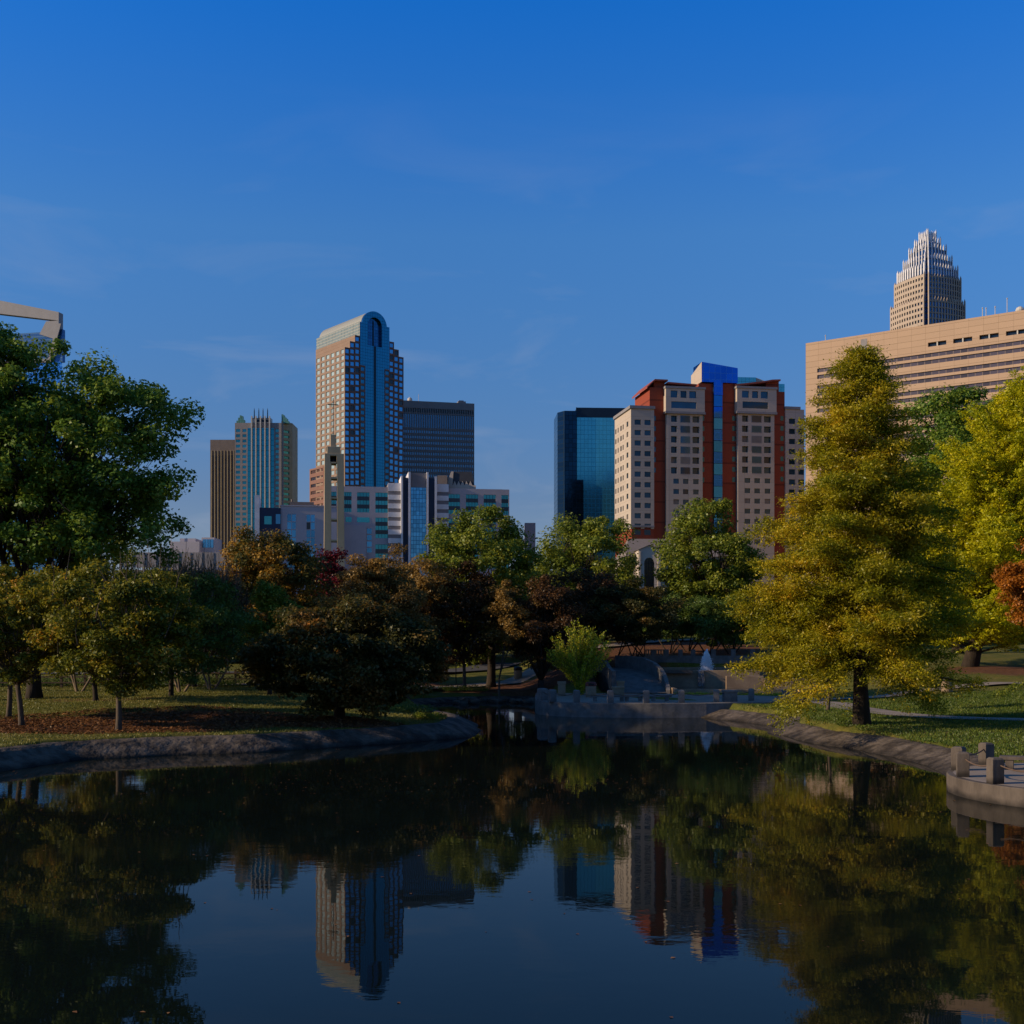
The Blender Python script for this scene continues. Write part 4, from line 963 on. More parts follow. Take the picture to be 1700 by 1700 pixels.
# --- framed glass tower at the left edge
M['frame_grey'] = surf('frame_grey', (0.26,0.265,0.28), (0.23,0.235,0.25), 0.2, 0.6)
M['g_blue'] = linegrid('blue_louvred_glass', (0.015,0.09,0.24), (0.03,0.12,0.27), 30, 2.6, 0.1, 0.5, 0.3, 0.45, lrough=.6, var=0.15)
M['g_lblue'] = linegrid('bright_blue_glass', (0.06,0.24,0.50), (0.07,0.24,0.42), 4.5, 4.2, 0.2, 0.25, 0.1, 0.85, var=0.2)
b = Bld('skyscraper', 'blue glass skyscraper with an open grey frame handle on its roof, at the left edge', 103, 850, 0); rt = -12
b.root.rotation_euler[2] = R(rt); b.c, b.s = math.cos(R(rt)), math.sin(R(rt))
# corner is the right front corner; the front runs to negative x, coming nearer
z = b.z; Xn = b.x(-160)
m_ = MB(); zr_ = z(600); m_.prism_z([(Xn,0),(0,0),(-17,26),(Xn,26)],0,zr_); m_.build('glass_wall', M['g_lblue'], b.root)
m_ = MB(); zt_ = z(518); xr = b.x(98); xi = b.x(77); zq = zt_-6.0
m_.prism_y([(Xn,b.z(500,Xn)),(b.x(0),b.z(521,b.x(0))),(xr,zq),(xr,zt_),(b.x(0),b.z(499,b.x(0))),(Xn,b.z(468,Xn))], -.5, 5)
m_.prism_y([(xi,zq-.01),(b.x(66),z(553)),(b.x(90),z(562)),(xr-.05,z(545)),(xr-.05,zq-.01)], -.5, 5)
m_.prism_y([(0,z(538)),(-3.4,z(537)),(b.x(80.5),zr_),(b.x(86),zr_)], -1.4, -.52)
m_.box(Xn, b.x(81), -1.0, -.02, zr_-.2, zr_+2.2)
m_.build('roof_frame', M['frame_grey'], b.root)
m_ = MB(); m_.box(Xn, b.x(88), .6, 4, zr_+.01, z(549)); m_.prism_y([(b.x(87.9),zr_+.01),(-.1,zr_+.01),(-.1,z(546)),(b.x(87.9),z(546))],.7,4); m_.build('louvred_screen', M['g_blue'], b.root)

# --- white civic building with the glazed bay
M['white_wall'] = surf('pale_wall', (0.42,0.39,0.41), (0.38,0.355,0.375), 0.2, 0.8, fine=.04)
M['white_hi'] = surf('white_band', (0.72,0.71,0.72), None, 0.3, 0.7)
M['band_grey'] = surf('grey_band', (0.22,0.205,0.21), None, 0.3, 0.7)
M['navy'] = surf('navy_cladding', (0.022,0.035,0.075), None, 0.3, 0.5)
M['g_bay'] = linegrid('bay_glass', (0.10,0.35,0.55), (0.04,0.12,0.22), 1.0, 1.4, 0.12, 0.14, 0.1, 0.8, var=0.25)
b = Bld('civic_building', 'white building with grey bands and a tall blue glazed bay below the towers', 538, 400, 9)
X = lambda p, y=0: b.x(p, y); Z = lambda p: b.z(p)
m_ = MB(); zt_ = Z(806.5)
m_.box(0, X(645), .4, 26, 0, zt_-.05); m_.box(X(743), X(845.5), .4, 26, 0, zt_-.05)
ys = lambda y: Z(620+y/4.857)
up = [(ys(1115),ys(952))]; mid = [(ys(1322),ys(1155))]; low = [(ys(1560),ys(1372))]
xx = lambda v: X(510+v/4.857)
b.facade(m_, (0,0), (1,0), X(645), 0, zt_, [(xx(188),xx(235)),(xx(293),xx(358)),(xx(402),xx(503)),(xx(550),xx(652))], low+mid+up, .35, None, skip=lambda i,j: j < 2 and i < 3)
x0 = X(743); b.facade(m_, (x0,0), (1,0), X(845.5)-x0, 0, zt_, [(xx(1137)-x0,xx(1232)-x0),(xx(1280)-x0,xx(1378)-x0),(xx(1423)-x0,xx(1522)-x0),(xx(1566)-x0,xx(1624)-x0)], low+mid+up, .35, None)
m_.quad((X(845.5),0,0),(X(845.5),26,0),(X(845.5),26,zt_),(X(845.5),0,zt_))
m_.box(xx(297), xx(475), -1.6, -.02, 0, ys(1222))
m_.build('wall', M['white_wall'], b.root)
for a_, q in b.panes.pop(None):
    z0, z1 = q[0][2], q[2][2]; xa_, xb_, yy = q[0][0], q[1][0], q[0][1]; hh = (z1-z0)/5
    f = MB(); f.quad((xa_,yy,z0),(xb_,yy,z0),(xb_,yy,z1),(xa_,yy,z1)); wi = f.build('window', M['g_teal'], b.root)
    for k in (1,3):
        f = MB(); zz0, zz1 = z0+hh*k, z0+hh*(k+1); f.quad((xa_,yy-.03,zz0),(xb_,yy-.03,zz0),(xb_,yy-.03,zz1),(xa_,yy-.03,zz1)); f.build('pane', M['g_dark'], wi)
    f = MB(); nb_ = 4
    for k in range(1,nb_): xm = xa_+(xb_-xa_)*k/nb_; f.box(xm-.05,xm+.05,yy-.1,yy-.04,z0,z1)
    f.build('mullion', M['navy'], wi)
for k in range(2):
    for (v0,v1) in ((310,358),(402,503)):
        if k == 0:
            f = MB(); f.quad((xx(v0),-.04,ys(1195)),(xx(v1),-.04,ys(1195)),(xx(v1),-.04,ys(1155)),(xx(v0),-.04,ys(1155))); f.build('window', M['g_teal'], b.root)
for y0,y1 in ((1245,1287),(1298,1340),(1350,1392),(1402,1440)):
    f = MB(); f.quad((xx(482),-.04,ys(y1)),(xx(520),-.04,ys(y1)),(xx(520),-.04,ys(y0)),(xx(482),-.04,ys(y0))); f.build('window', M['g_win'], b.root)
for x0,x1 in ((X(644),X(665)),(X(723.5),X(744))):     # striped shoulders
    m_ = MB(); m_.box(x0,x1,-1.2,10,0,Z(800.5)); m_.build('shoulder', M['band_grey'], b.root)
    k = 0; m_ = MB(); zz_ = Z(800.5)
    hgt = [2.65]+[1.65]*22
    for q in hgt:
        m_.box(x0-.02,x1+.02,-1.4,-1.2,zz_-q,zz_+(.02 if k == 0 else 0)); zz_ -= q+1.25; k += 1
        if zz_ < 4: break
    m_.build('white_bands', M['white_hi'], b.root)
m_ = MB(); m_.box(X(668),X(721),-1.5,10,0,Z(791)); m_.build('navy_panel', M['navy'], b.root)
m_ = MB(); m_.box(X(680),X(707.5),-2.2,8,Z(807.5),Z(783.5)); m_.box(X(680),X(707.5),-2.0,8,0,Z(807.5)-.02); m_.build('bay_header', M['band_grey'], b.root)
m_ = MB(); m_.box(X(681.5),X(706.5),-2.35,-2.01,0,Z(807.8)); m_.build('bay_glass', M['g_bay'], b.root)
for p0,p1,t_ in ((665,668,789),(677,680.5,782.3),(707.3,710.2,782.3),(720.6,724,789)):
    m_ = MB(); m_.box(X(p0),X(p1),-3.0,9,0,Z(t_)); m_.build('white_pier', M['white_hi'], b.root)
m_ = MB(); m_.box(X(828),X(838),6,12,zt_-.1,zt_+.8); m_.build('roof_plant', M['white_wall'], b.root)

M['slate'] = surf('slate_roof', (0.045,0.05,0.06), None, .4, .6)
b = Bld('gabled_building', 'dark mansard roof with cream zigzag gables behind the white building', 726, 470, 0)
m_ = MB(); zt_, z0 = b.z(783), b.z(812)
m_.prism_y([(b.x(736),z0),(b.x(788),z0),(b.x(786),b.z(797)),(b.x(783),zt_),(b.x(751),zt_),(b.x(748),b.z(793))], 0, 12); m_.build('roof', M['slate'], b.root)
m_ = MB(); m_.box(b.x(736),b.x(790),-.4,0,0,b.z(806)); 
for k in range(5):
    xm = b.x(755+k*6.5); m_.prism_y([(xm-.75,b.z(806)),(xm+.75,b.z(806)),(xm,b.z(798.5))],-.4,0)
m_.prism_y([(b.x(740),b.z(808)),(b.x(751),b.z(808)),(b.x(753),b.z(783)),(b.x(749),b.z(783))],-.5,-.01); m_.build('gable_trim', M['cream'], b.root)
m_ = MB(); m_.box(b.x(727),b.x(743),-3,3,0,b.z(791)); m_.build('wall', M['brown_stone'], b.root)

b = Bld('low_building', 'low white building with paired blue windows left of the bell tower', 466, 390, 9)
m_ = MB(); zt_ = b.z(840); W = b.x(560)
b.facade(m_, (0,0), (1,0), W, 0, zt_, [(b.x(477),b.x(483.6)),(b.x(484.6),b.x(491)),(b.x(509),b.x(515.2)),(b.x(516.2),b.x(522.4))], [(zt_-4.9-2.55*k, zt_-2.6-2.55*k) for k in range(9)][::-1], .25, 'g_win')
m_.box(.01,W,.3,18,0,zt_-.05); m_.box(-.2,W,-.2,18,zt_,zt_+.35); m_.build('wall', M['white_wall'], b.root)
m_ = MB(); m_.box(b.x(431),0,-.5,10,0,b.z(843.5)); m_.build('navy_block', M['navy'], b.root)
m_ = MB(); m_.box(b.x(439),b.x(451),-.56,-.5,b.z(871),b.z(857.5)); m_.build('window', M['g_teal'], b.root)
m_ = MB(); m_.box(b.x(458),b.x(465.5),-.56,-.5,b.z(870),b.z(854)); m_.build('window', M['g_win'], b.root)
m_ = MB(); m_.box(b.x(423),b.x(431),-1,9,0,b.z(823.5)); m_.build('white_pier', M['white_hi'], b.root)
m_ = MB(); m_.box(b.x(480),b.x(521),6,14,zt_+.36,b.z(829)); m_.tube([(b.x(484),7,zt_),(b.x(484),7,b.z(824.5))],.35,8); m_.build('roof_plant', M['brown_stone'], b.root)
b.windows()

# --- bell tower with cross
M['bell'] = surf('tan_concrete_tower', (0.46,0.36,0.22), (0.38,0.30,0.18), 0.5, 0.8, stretch=(1,1,.2), fine=.08)
b = Bld('bell_tower', 'slender tan bell tower topped by a thin metal cross', 539, 262, 10, 'tower')
W = b.x(571); D = 3.2; m_ = MB(); z = b.z; sw = W*.345
m_.prism_y([(-.25,0),(sw,0),(sw,z(766)),(0,z(766))],0,D); m_.prism_y([(W-sw,0),(W+.25,0),(W,z(766)),(W-sw,z(766))],0,D)
m_.box(0,W*.285,0,D,z(766),z(752.5)); m_.box(W*.62,W,0,D,z(766),z(752.5)); m_.box(W*.285,W*.62,0,D,z(756),z(752.5)); m_.box(W*.285,W*.62,0,D,z(769),z(766.5))
m_.box(W*.13,W*.82,.2,D-.2,z(752.5),z(740.5)); m_.box(W*.31,W*.59,.7,D-.7,z(740.5),z(720)); m_.build('shaft', M['bell'], b.root, bevel=.03)
for py in (793,826,862,897,932):
    m_ = MB(); m_.box(sw,W-sw,.1,D-.1,z(py+1.5),z(py-1.5)); m_.build('cross_beam', M['bell'], b.root)
m_ = MB(); m_.lathe([(.55,0),(.5,.35),(.34,.8),(.2,1.05),(.05,1.1)],14,(W*.45,D/2,z(765))); m_.build('bell', M['metal_dark'], b.root, smooth=True)
m_ = MB(); m_.box(W*.29,W*.615,D-.15,D-.05,z(766),z(756)); m_.build('bell_screen', M['slot'], b.root)
m_ = MB(); xc_ = W*.45; m_.tube([(xc_,D/2,z(721)),(xc_,D/2,z(658))],.10,6); m_.tube([(xc_-1.12,D/2,z(669)),(xc_+1.12,D/2,z(669))],.10,6); m_.build('cross', M['metal_dark'], b.root)

# --- low chapel with arched window
M['seam_roof'] = linegrid('seamed_roof', (0.24,0.20,0.165), (0.13,0.105,0.09), .55, 90, .07, .1, .6, .2, var=.05)
b = Bld('chapel', 'low cream chapel with arched window and ribbed roof under the hotel', 1060, 190, 4)
W = b.x(1097); m_ = MB(); z = b.z; zc = z(934); xa_, xb_ = b.x(1069.5), b.x(1086); xc_ = (xa_+xb_)/2; rr_ = (xb_-xa_)/2; n = 12
ze, zp = z(912), z(905)
for k in range(n):
    a0, a1 = math.pi*k/n, math.pi*(k+1)/n
    p0 = (xc_-rr_*math.cos(a0), zc+rr_*math.sin(a0)); p1 = (xc_-rr_*math.cos(a1), zc+rr_*math.sin(a1))
    m_.quad((p0[0],0,p0[1]),(p1[0],0,p1[1]),(p1[0],0,ze),(p0[0],0,ze)); m_.quad((p0[0],0,p0[1]),(p0[0],.35,p0[1]),(p1[0],.35,p1[1]),(p1[0],0,p1[1]))
m_.quad((0,0,0),(xa_,0,0),(xa_,0,ze),(0,0,ze)); m_.quad((xb_,0,0),(W,0,0),(W,0,ze),(xb_,0,ze)); m_.add([(0,0,ze),(W,0,ze),(xc_,0,zp)],[(0,1,2)])
m_.quad((0,9,0),(0,0,0),(0,0,ze),(0,9,ze)); m_.quad((W,0,0),(W,9,0),(W,9,ze),(W,0,ze)); m_.box(b.x(1045),b.x(1235),2.2,14,0,z(921))
m_.build('wall', M['cream'], b.root)
m_ = MB(); m_.box(xa_-.02,xb_+.02,.36,.4,-.5,z(926)); wi = m_.build('arched_window', M['g_dark'], b.root)
m_ = MB()
for k in range(1,4): x_ = xa_+(xb_-xa_)*k/4; m_.box(x_-.04,x_+.04,.28,.35,0,zc+rr_*.8)
for k in range(6): z_ = zc-k*1.1; m_.box(xa_,xb_,.29,.34,z_-.03,z_+.03)
m_.build('mullion', M['metal_dark'], wi)
m_ = MB(); x0,x1 = b.x(1042),b.x(1240); z1_, z2_ = z(921), z(894,0,8)
m_.quad((x0,1.8,z1_-.1),(x1,1.8,z1_-.1),(x1,8.5,z2_),(x0+1.5,8.5,z2_)); m_.quad((x1,14.5,z1_),(x0,14.5,z1_),(x0+1.5,8.5,z2_),(x1,8.5,z2_)); m_.add([(x0,1.8,z1_-.1),(x0+1.5,8.5,z2_),(x0,14.5,z1_)],[(0,1,2)])
m_.quad((-.2,-.3,ze-.1),(xc_,-.3,zp+.05),(xc_,6,zp+.05),(-.2,6,ze-.1)); m_.quad((xc_,-.3,zp+.05),(W+.2,-.3,ze-.1),(W+.2,6,ze-.1),(xc_,6,zp+.05))
m_.build('roof', M['seam_roof'], b.root)
m_ = MB(); m_.box(W*.86,W*.98,-.25,.0,0,ze-.3); m_.box(W*.02,W*.1,-.25,0,0,ze-.3); m_.build('pilaster', M['cream'], b.root)

# --- parking deck and low roofs at left
b = Bld('parking_deck', 'low grey concrete parking deck behind the left trees', 200, 330, 0)
W = b.x(372); m_ = MB(); z = b.z
m_.box(0,W,0,30,0,z(958)); m_.box(0,W,0,.5,z(942),z(917))
for k in range(10): x_ = W*k/9; m_.box(x_-.3,x_+.3,-.15,.6,0,z(917.5))
m_.box(0,W,3,30,z(958),z(945)); m_.build('deck', M['stone_grey'], b.root)
b = Bld('low_building', 'low grey roofs and glazed shed over the parking deck, left of the brown tower', 282, 420, 0)
m_ = MB(); z = b.z; m_.box(0,b.x(331),0,14,0,z(899)); m_.box(b.x(296),b.x(322),2,12,z(899),z(893)); m_.box(b.x(331),b.x(352),3,14,0,z(891)); m_.build('wall', M['white_wall'], b.root)
for k in range(4):
    m_ = MB(); x0 = b.x(333+k*4.6); m_.box(x0,x0+.8,2.9,3,z(908),z(894)); m_.build('window', M['g_win'], b.root)
m_ = MB(); m_.tube([(.2,1,0),(.2,1,z(880))],.12,6); m_.build('flue', M['whitefin'], b.root)
b = Bld('low_building', 'low white block seen between the green crowns left of the dark glass block', 871, 430, 0)
m_ = MB(); m_.box(0,b.x(889),0,14,0,b.z(868)); m_.build('wall', M['white_wall'], b.root)

# ------------------------------------------------------------------ foliage
def fast_quads(name, V, mat, parent, rng, rnd=None):
    """V: (n,4,3) leaf quads"""
    n = len(V); me = bpy.data.meshes.new(name)
    me.vertices.add(n*4); me.vertices.foreach_set('co', V.astype(np.float32).ravel())
    me.loops.add(n*4); me.loops.foreach_set('vertex_index', np.arange(n*4, dtype=np.int32))
    me.polygons.add(n); me.polygons.foreach_set('loop_start', np.arange(0, n*4, 4, dtype=np.int32))
    me.materials.append(mat); me.update(calc_edges=True)
    a = me.attributes.new('rnd', 'FLOAT', 'FACE'); a.data.foreach_set('value', (rng.random(n) if rnd is None else rnd).astype(np.float32))
    o = bpy.data.objects.new(name, me); COL.objects.link(o)
    if parent is not None: o.parent = parent
    return o
def unit(a): return a/(np.linalg.norm(a, axis=-1, keepdims=True)+1e-9)
def leafquads(P, Nrm, size, rng, wid=0.6, T=None):
    n = len(P); 
    if T is None: T = rng.normal(size=(n,3))
    T = unit(T - Nrm*np.sum(T*Nrm, 1, keepdims=True)); B = np.cross(Nrm, T)
    s = size[:,None]
    return np.stack([P-T*s*.5, P+B*s*wid*.5-T*s*.05+Nrm*s*.08, P+T*s*.5, P-B*s*wid*.5-T*s*.05+Nrm*s*.08], 1)
def curve(p, q, rng, bend=0.12, sag=0.0, n=4):
    p = np.array(p, float); q = np.array(q, float); d = q-p; L_ = np.linalg.norm(d)
    o = rng.normal(size=3)*bend*L_; o[2] += sag*L_
    return [tuple(p+d*t+o*4*t*(1-t)*0.5) for t in np.linspace(0,1,n+1)]

def tree(name, label, px, d, crown, mat, leaf=0.2, clumps=80, per=230, cr=None, trunk=0.2, bark='bark', seed=1, fork=None, stems=1, group=None, cat='tree',
         flat=0.7, inner=0.35, cdepth=None, X0=None, wid=0.6, twigs=0, low=0.08, shape=1.0, rag=0.0, boxy=1.0):
    """crown = (left px, right px, top py, bottom py) as measured at distance d"""
    per = int(per*1.45); leaf *= 1.12
    rng = np.random.default_rng(seed); X = ax(px, d) if X0 is None else X0
    g = h1(X, d)-0.08; root = thing(name, label, cat, (X, d, g), 0, group)
    l, r, t, bo = crown; rx = (r-l)/2*d/F; cx = ax((l+r)/2, d)-X; zt = az(t, d)-g; zb = az(bo, d)-g
    rz = (zt-zb)/2; cz = (zt+zb)/2; ry = (cdepth or rx); cy = rng.uniform(-.1,.1)*ry
    cr = cr or 0.24*min(rx, rz)
    # clump centres
    C = []
    while len(C) < clumps:
        v = rng.normal(size=3); v /= np.linalg.norm(v); u = inner+(1-inner)*rng.random()**0.55
        if boxy != 1.0: v = np.sign(v)*np.abs(v)**boxy
        v = v*u
        if v[2] < 0: v[2] *= (1-low)
        w_ = 1.0
        if shape != 1.0: w_ = 1-(1-shape)*max(0, v[2])          # narrower top
        jit = 1+rag*rng.uniform(-1,1)
        C.append((cx+v[0]*(rx-cr*.3)*w_*jit, cy+v[1]*(ry-cr*.4)*w_*jit, cz+v[2]*(rz-cr*.25)*jit))
    C = np.array(C); rad = cr*rng.uniform(.6,1.3,len(C))
    # wood
    wood = MB(); fk = fork if fork is not None else max(1.2, zb*0.9)
    k = max(4, min(9, clumps//10)); seeds = C[rng.choice(len(C), k, replace=False)]
    lab = np.argmin(((C[:,None,:]-seeds[None])**2).sum(2), 1)
    tops = []
    for s_ in range(stems):
        off = (0,0) if stems == 1 else (0.35*math.cos(s_*2.4), 0.35*math.sin(s_*2.4))
        tr_ = trunk/math.sqrt(stems)
        lean = rng.normal(size=2)*0.05*fk if stems == 1 else np.array([off[0]*3.2, off[1]*3.2])
        p0 = np.array([off[0]*.4, off[1]*.4, -0.2]); p1 = np.array([off[0]+lean[0], off[1]+lean[1], fk])
        pts = [tuple(p0+(p1-p0)*t_+np.array([math.sin(t_*4+s_)*.04*fk*.3, math.cos(t_*3+s_)*.03*fk*.3, 0])*t_) for t_ in np.linspace(0,1,6)]
        wood.tube(pts, [tr_*1.45, tr_*1.08]+[tr_*(1-.05*j) for j in range(4)], 9); tops.append((pts[-1], tr_*.8))
        # leader
    for j in range(k):
        m = C[lab == j]
        if not len(m): continue
        cen = m.mean(0); st, r0 = tops[j % len(tops)]
        end = np.array([cx,cy,0])*.15+cen*.85; end[2] = cen[2]-0.1*rz
        L1 = curve(st, end, rng, .10, .10, 5); rl = r0*.62
        wood.tube(L1, list(np.linspace(rl, rl*.35, 6)), 6)
        for q in m:
            s0 = L1[rng.integers(2,6)]; wood.tube(curve(s0, q, rng, .12, .05, 3), list(np.linspace(rl*.28, max(.012, rl*.06), 4)), 4, cap=False)
    for t_ in range(twigs):
        q = C[rng.integers(len(C))]; q = q if q[2] > cz else q*np.array([1,1,1.2]); e = q+np.array([rng.normal()*.5, rng.normal()*.5, cr*rng.uniform(1.3,2.6)]); wood.tube(curve(q, e, rng, .1, 0, 2), [.035,.025,.012], 3, cap=False)
    wood.build('trunk', M[bark], root, smooth=True)
    # leaves
    n = per*len(C); idx = np.repeat(np.arange(len(C)), per)
    D = unit(rng.normal(size=(n,3))); rr = rad[idx]*rng.random(n)**0.42
    sub = rng.random(n) < 0.10; rr = np.where(sub, rr*1.22, rr)
    P = C[idx]+D*rr[:,None]*np.array([1,1,flat])
    Nn = unit(D*.45+np.array([0,0,.55])+rng.normal(size=(n,3))*.45)
    sz = leaf*rng.uniform(.45,1.6,n)
    rnd = np.clip(rng.random(n)*.75+rng.random(len(C))[idx]*.25, 0, 1)
    fast_quads('crown', leafquads(P, Nn, sz, rng, wid), mat, root, rng, rnd)
    return root

G = leafmat
L_dark = G('leaf_dark_green', [(0,(0.022,0.042,0.008)),(0.6,(0.045,0.07,0.012)),(1,(0.09,0.105,0.015))])
L_oak = G('leaf_oak_green', [(0,(0.025,0.055,0.010)),(0.5,(0.055,0.095,0.012)),(0.85,(0.12,0.14,0.012)),(1,(0.20,0.16,0.02))], clump=.5, nscale=.25)
L_park = G('leaf_park_green', [(0,(0.022,0.035,0.004)),(0.45,(0.06,0.065,0.006)),(0.75,(0.14,0.115,0.008)),(1,(0.30,0.11,0.012))], clump=.4)
L_green = G('leaf_mid_green', [(0,(0.03,0.05,0.007)),(0.5,(0.075,0.095,0.010)),(1,(0.17,0.16,0.014))], clump=.4)
L_orange = G('leaf_orange_tint', [(0,(0.025,0.03,0.007)),(0.5,(0.05,0.045,0.009)),(0.64,(0.15,0.08,0.012)),(1,(0.50,0.22,0.02))], clump=.65, nscale=.3)
L_brown = G('leaf_brown', [(0,(0.035,0.024,0.009)),(0.5,(0.10,0.063,0.016)),(1,(0.22,0.125,0.025))], clump=.4)
L_dbrown = G('leaf_dark_brown', [(0,(0.018,0.012,0.007)),(0.5,(0.05,0.027,0.011)),(1,(0.12,0.055,0.016))], clump=.4)
L_maple = G('leaf_maple_mixed', [(0,(0.012,0.014,0.004)),(0.5,(0.028,0.027,0.006)),(0.8,(0.07,0.04,0.008)),(1,(0.22,0.075,0.012))], clump=.6, nscale=.35)
L_red = G('leaf_crimson', [(0,(0.05,0.006,0.012)),(1,(0.17,0.015,0.025))])
L_orred = G('leaf_orange_red', [(0,(0.14,0.10,0.01)),(0.4,(0.36,0.13,0.012)),(1,(0.62,0.22,0.02))], clump=.5)
L_yel = G('leaf_yellow_green', [(0,(0.11,0.155,0.004)),(0.5,(0.30,0.295,0.006)),(1,(0.54,0.42,0.008))], clump=.35, trans=.45)
L_cyp = G('leaf_cypress_gold', [(0,(0.06,0.09,0.004)),(0.45,(0.18,0.17,0.006)),(0.82,(0.33,0.25,0.010)),(1,(0.46,0.22,0.012))], clump=.55, nscale=.35, trans=.4)
L_shrub = G('leaf_shrub_lime', [(0,(0.08,0.13,0.008)),(0.5,(0.20,0.23,0.012)),(1,(0.40,0.32,0.02))], clump=.3, trans=.45)

# big oak at left
tree('oak_tree', 'huge green oak filling the upper left corner of the park', 57, 86, (-360,352,556,965), L_oak, .24, 480, 205, 1.25, .48, seed=11, fork=5.0, rag=.12, inner=.2, cdepth=8.0, low=0, boxy=.8)
o2 = tree('oak_tree', 'yellow-green oak behind the small trees at the left edge', -40, 98, (-260,260,720,1010), L_green, .24, 110, 260, 1.7, .4, seed=12, fork=6)
tree('oak_tree', 'tall narrow oak top rising above the left edge of the frame', -25, 84, (-120,52,533,760), L_oak, .22, 60, 300, 1.3, .35, seed=13, fork=9, rag=.2)
# small trees in the left lawn
g_ = 'small trees on the left lawn'
tree('park_tree', 'small tree with forked trunk nearest the left edge of the lawn', 37, 65, (-95,175,930,1142), L_park, .15, 95, 300, .8, .15, 'bark_pale', 21, 2.3, group=g_, flat=.6)
tree('park_tree', 'small tree behind the forked one at the very left of the lawn', 14, 70, (-130,115,925,1138), L_park, .15, 80, 280, .9, .15, 'bark_pale', 22, 2.4, group=g_, flat=.6)
tree('park_tree', 'slim small tree on the back of the mulched mound', 160, 80, (35,300,922,1140), L_park, .16, 90, 280, .95, .16, 'bark', 23, 2.4, group=g_, flat=.6)
tree('park_tree', 'small spreading tree with straight trunk in the middle of the mulch bed', 197, 63, (55,365,930,1158), L_park, .15, 110, 320, .85, .16, 'bark_pale', 24, 2.0, group=g_, flat=.6, twigs=60)
tree('park_tree', 'small dark tree on the right side of the mulch bed', 284, 84, (190,415,940,1145), L_dark, .16, 80, 260, .95, .17, 'bark', 25, 2.2, group=g_, flat=.6, twigs=30)
tree('park_tree', 'distant small tree behind the left lawn beside the rail fence', 323, 105, (245,430,935,1130), L_maple, .18, 70, 240, 1.1, .2, 'bark', 26, 2.4, group=g_)
# twiggy crape myrtles with bare tips
for i,(px,d,cr_) in enumerate([(130,98,(60,215,925,1060)),(300,96,(225,385,935,1070)),(350,100,(310,420,950,1100))]):
    tree('bare_tipped_shrub', ['twiggy brown shrub tree behind the left lawn trees','pale twiggy shrub tree below the parking deck','darker twiggy shrub tree left of the orange tinted maple'][i], px, d, cr_, [L_park,L_park,L_dbrown][i], .14, 60, 190, 1.1, .16, 'twig', 31+i, 2.0, stems=3, group='twiggy shrub trees behind the lawn', twigs=420, flat=1.0)
# foreground broad maple
tree('maple_tree', 'broad dark maple with a short thick trunk on the left bank', 563, 69, (392,738,990,1195), L_maple, .17, 190, 330, .95, .30, 'bark', 41, 2.1, flat=.55, rag=.1, cdepth=5.0)
# middle distance
tree('maple_tree', 'tall maple with orange patches in front of the low white building', 450, 122, (345,552,866,1110), L_orange, .24, 150, 260, 1.35, .32, seed=42, fork=5, rag=.12)
tree('small_tree', 'small bright green tree left of the broad dark maple', 448, 92, (392,505,955,1150), L_green, .17, 70, 280, .8, .17, seed=43, fork=2.4)
tree('maple_tree', 'small crimson maple right below the bell tower', 551, 132, (520,578,903,1010), L_red, .22, 26, 200, .95, .15, seed=44, fork=5, rag=.25)
tree('brown_tree', 'rounded russet brown tree behind the broad dark maple', 615, 104, (530,715,915,1110), L_brown, .17, 120, 300, 1.0, .28, seed=45, fork=3, flat=.6, shape=.75)
tree('brown_tree', 'brown tree with a high top between the russet tree and the green oak', 675, 112, (605,755,900,1120), L_brown, .18, 95, 280, 1.05, .26, seed=46, fork=3.5, flat=.6)
tree('oak_tree', 'glossy dark green oak below the white building, right of its glazed bay', 815, 119, (694,903,832,1100), L_green, .25, 140, 250, 1.3, .42, seed=47, fork=4.2, rag=.12)
tree('brown_tree', 'dark brown tree with pale trunk at the head of the inlet', 771, 115, (690,835,925,1105), L_dbrown, .17, 95, 270, 1.0, .17, 'bark_pale', 48, 3.0)
tree('brown_tree', 'dark brown tree with thick stem right of the inlet', 897, 113, (830,985,955,1120), L_dbrown, .17, 90, 280, 1.05, .36, seed=49, fork=2.4, shape=.6)
tree('brown_tree', 'thin leaning brown tree above the inlet bank', 828, 112, (800,905,960,1090), L_brown, .16, 40, 220, .8, .11, 'bark_pale', 50, 2.6)
tree('green_tree', 'rounded light green tree in front of the dark glass block', 975, 142, (880,1072,840,1070), L_green, .25, 140, 260, 1.35, .35, seed=51, fork=5)
tree('green_tree', 'rounded green tree in front of the hotel', 1185, 138, (1088,1270,819,1050), L_green, .25, 140, 260, 1.35, .38, seed=52, fork=5)
tree('maple_tree', 'low dark red-brown maple with spreading stems above the footbridge', 1045, 121, (965,1135,962,1078), L_maple, .17, 95, 270, .95, .26, seed=53, fork=1.0, stems=4, flat=.55)
tree('dark_tree', 'dark shaded tree filling the gap above the bright shrub', 955, 124, (880,1060,945,1080), L_dbrown, .2, 90, 260, 1.2, .28, seed=54, fork=3)
for i,(px,d,cr_) in enumerate([(1112,131,(1085,1150,985,1065)),(1142,132,(1105,1185,990,1068)),(1177,129,(1130,1225,985,1075)),(1214,130,(1180,1262,985,1075))]):
    tree('crape_myrtle', f'dark multi-stemmed small tree, {ORD[i]} from the left behind the fountain', px, d, cr_, L_dark, .17, 48, 230, .95, .16, 'bark', 61+i, 1.6, stems=4, group='multi-stemmed small trees behind the fountain')
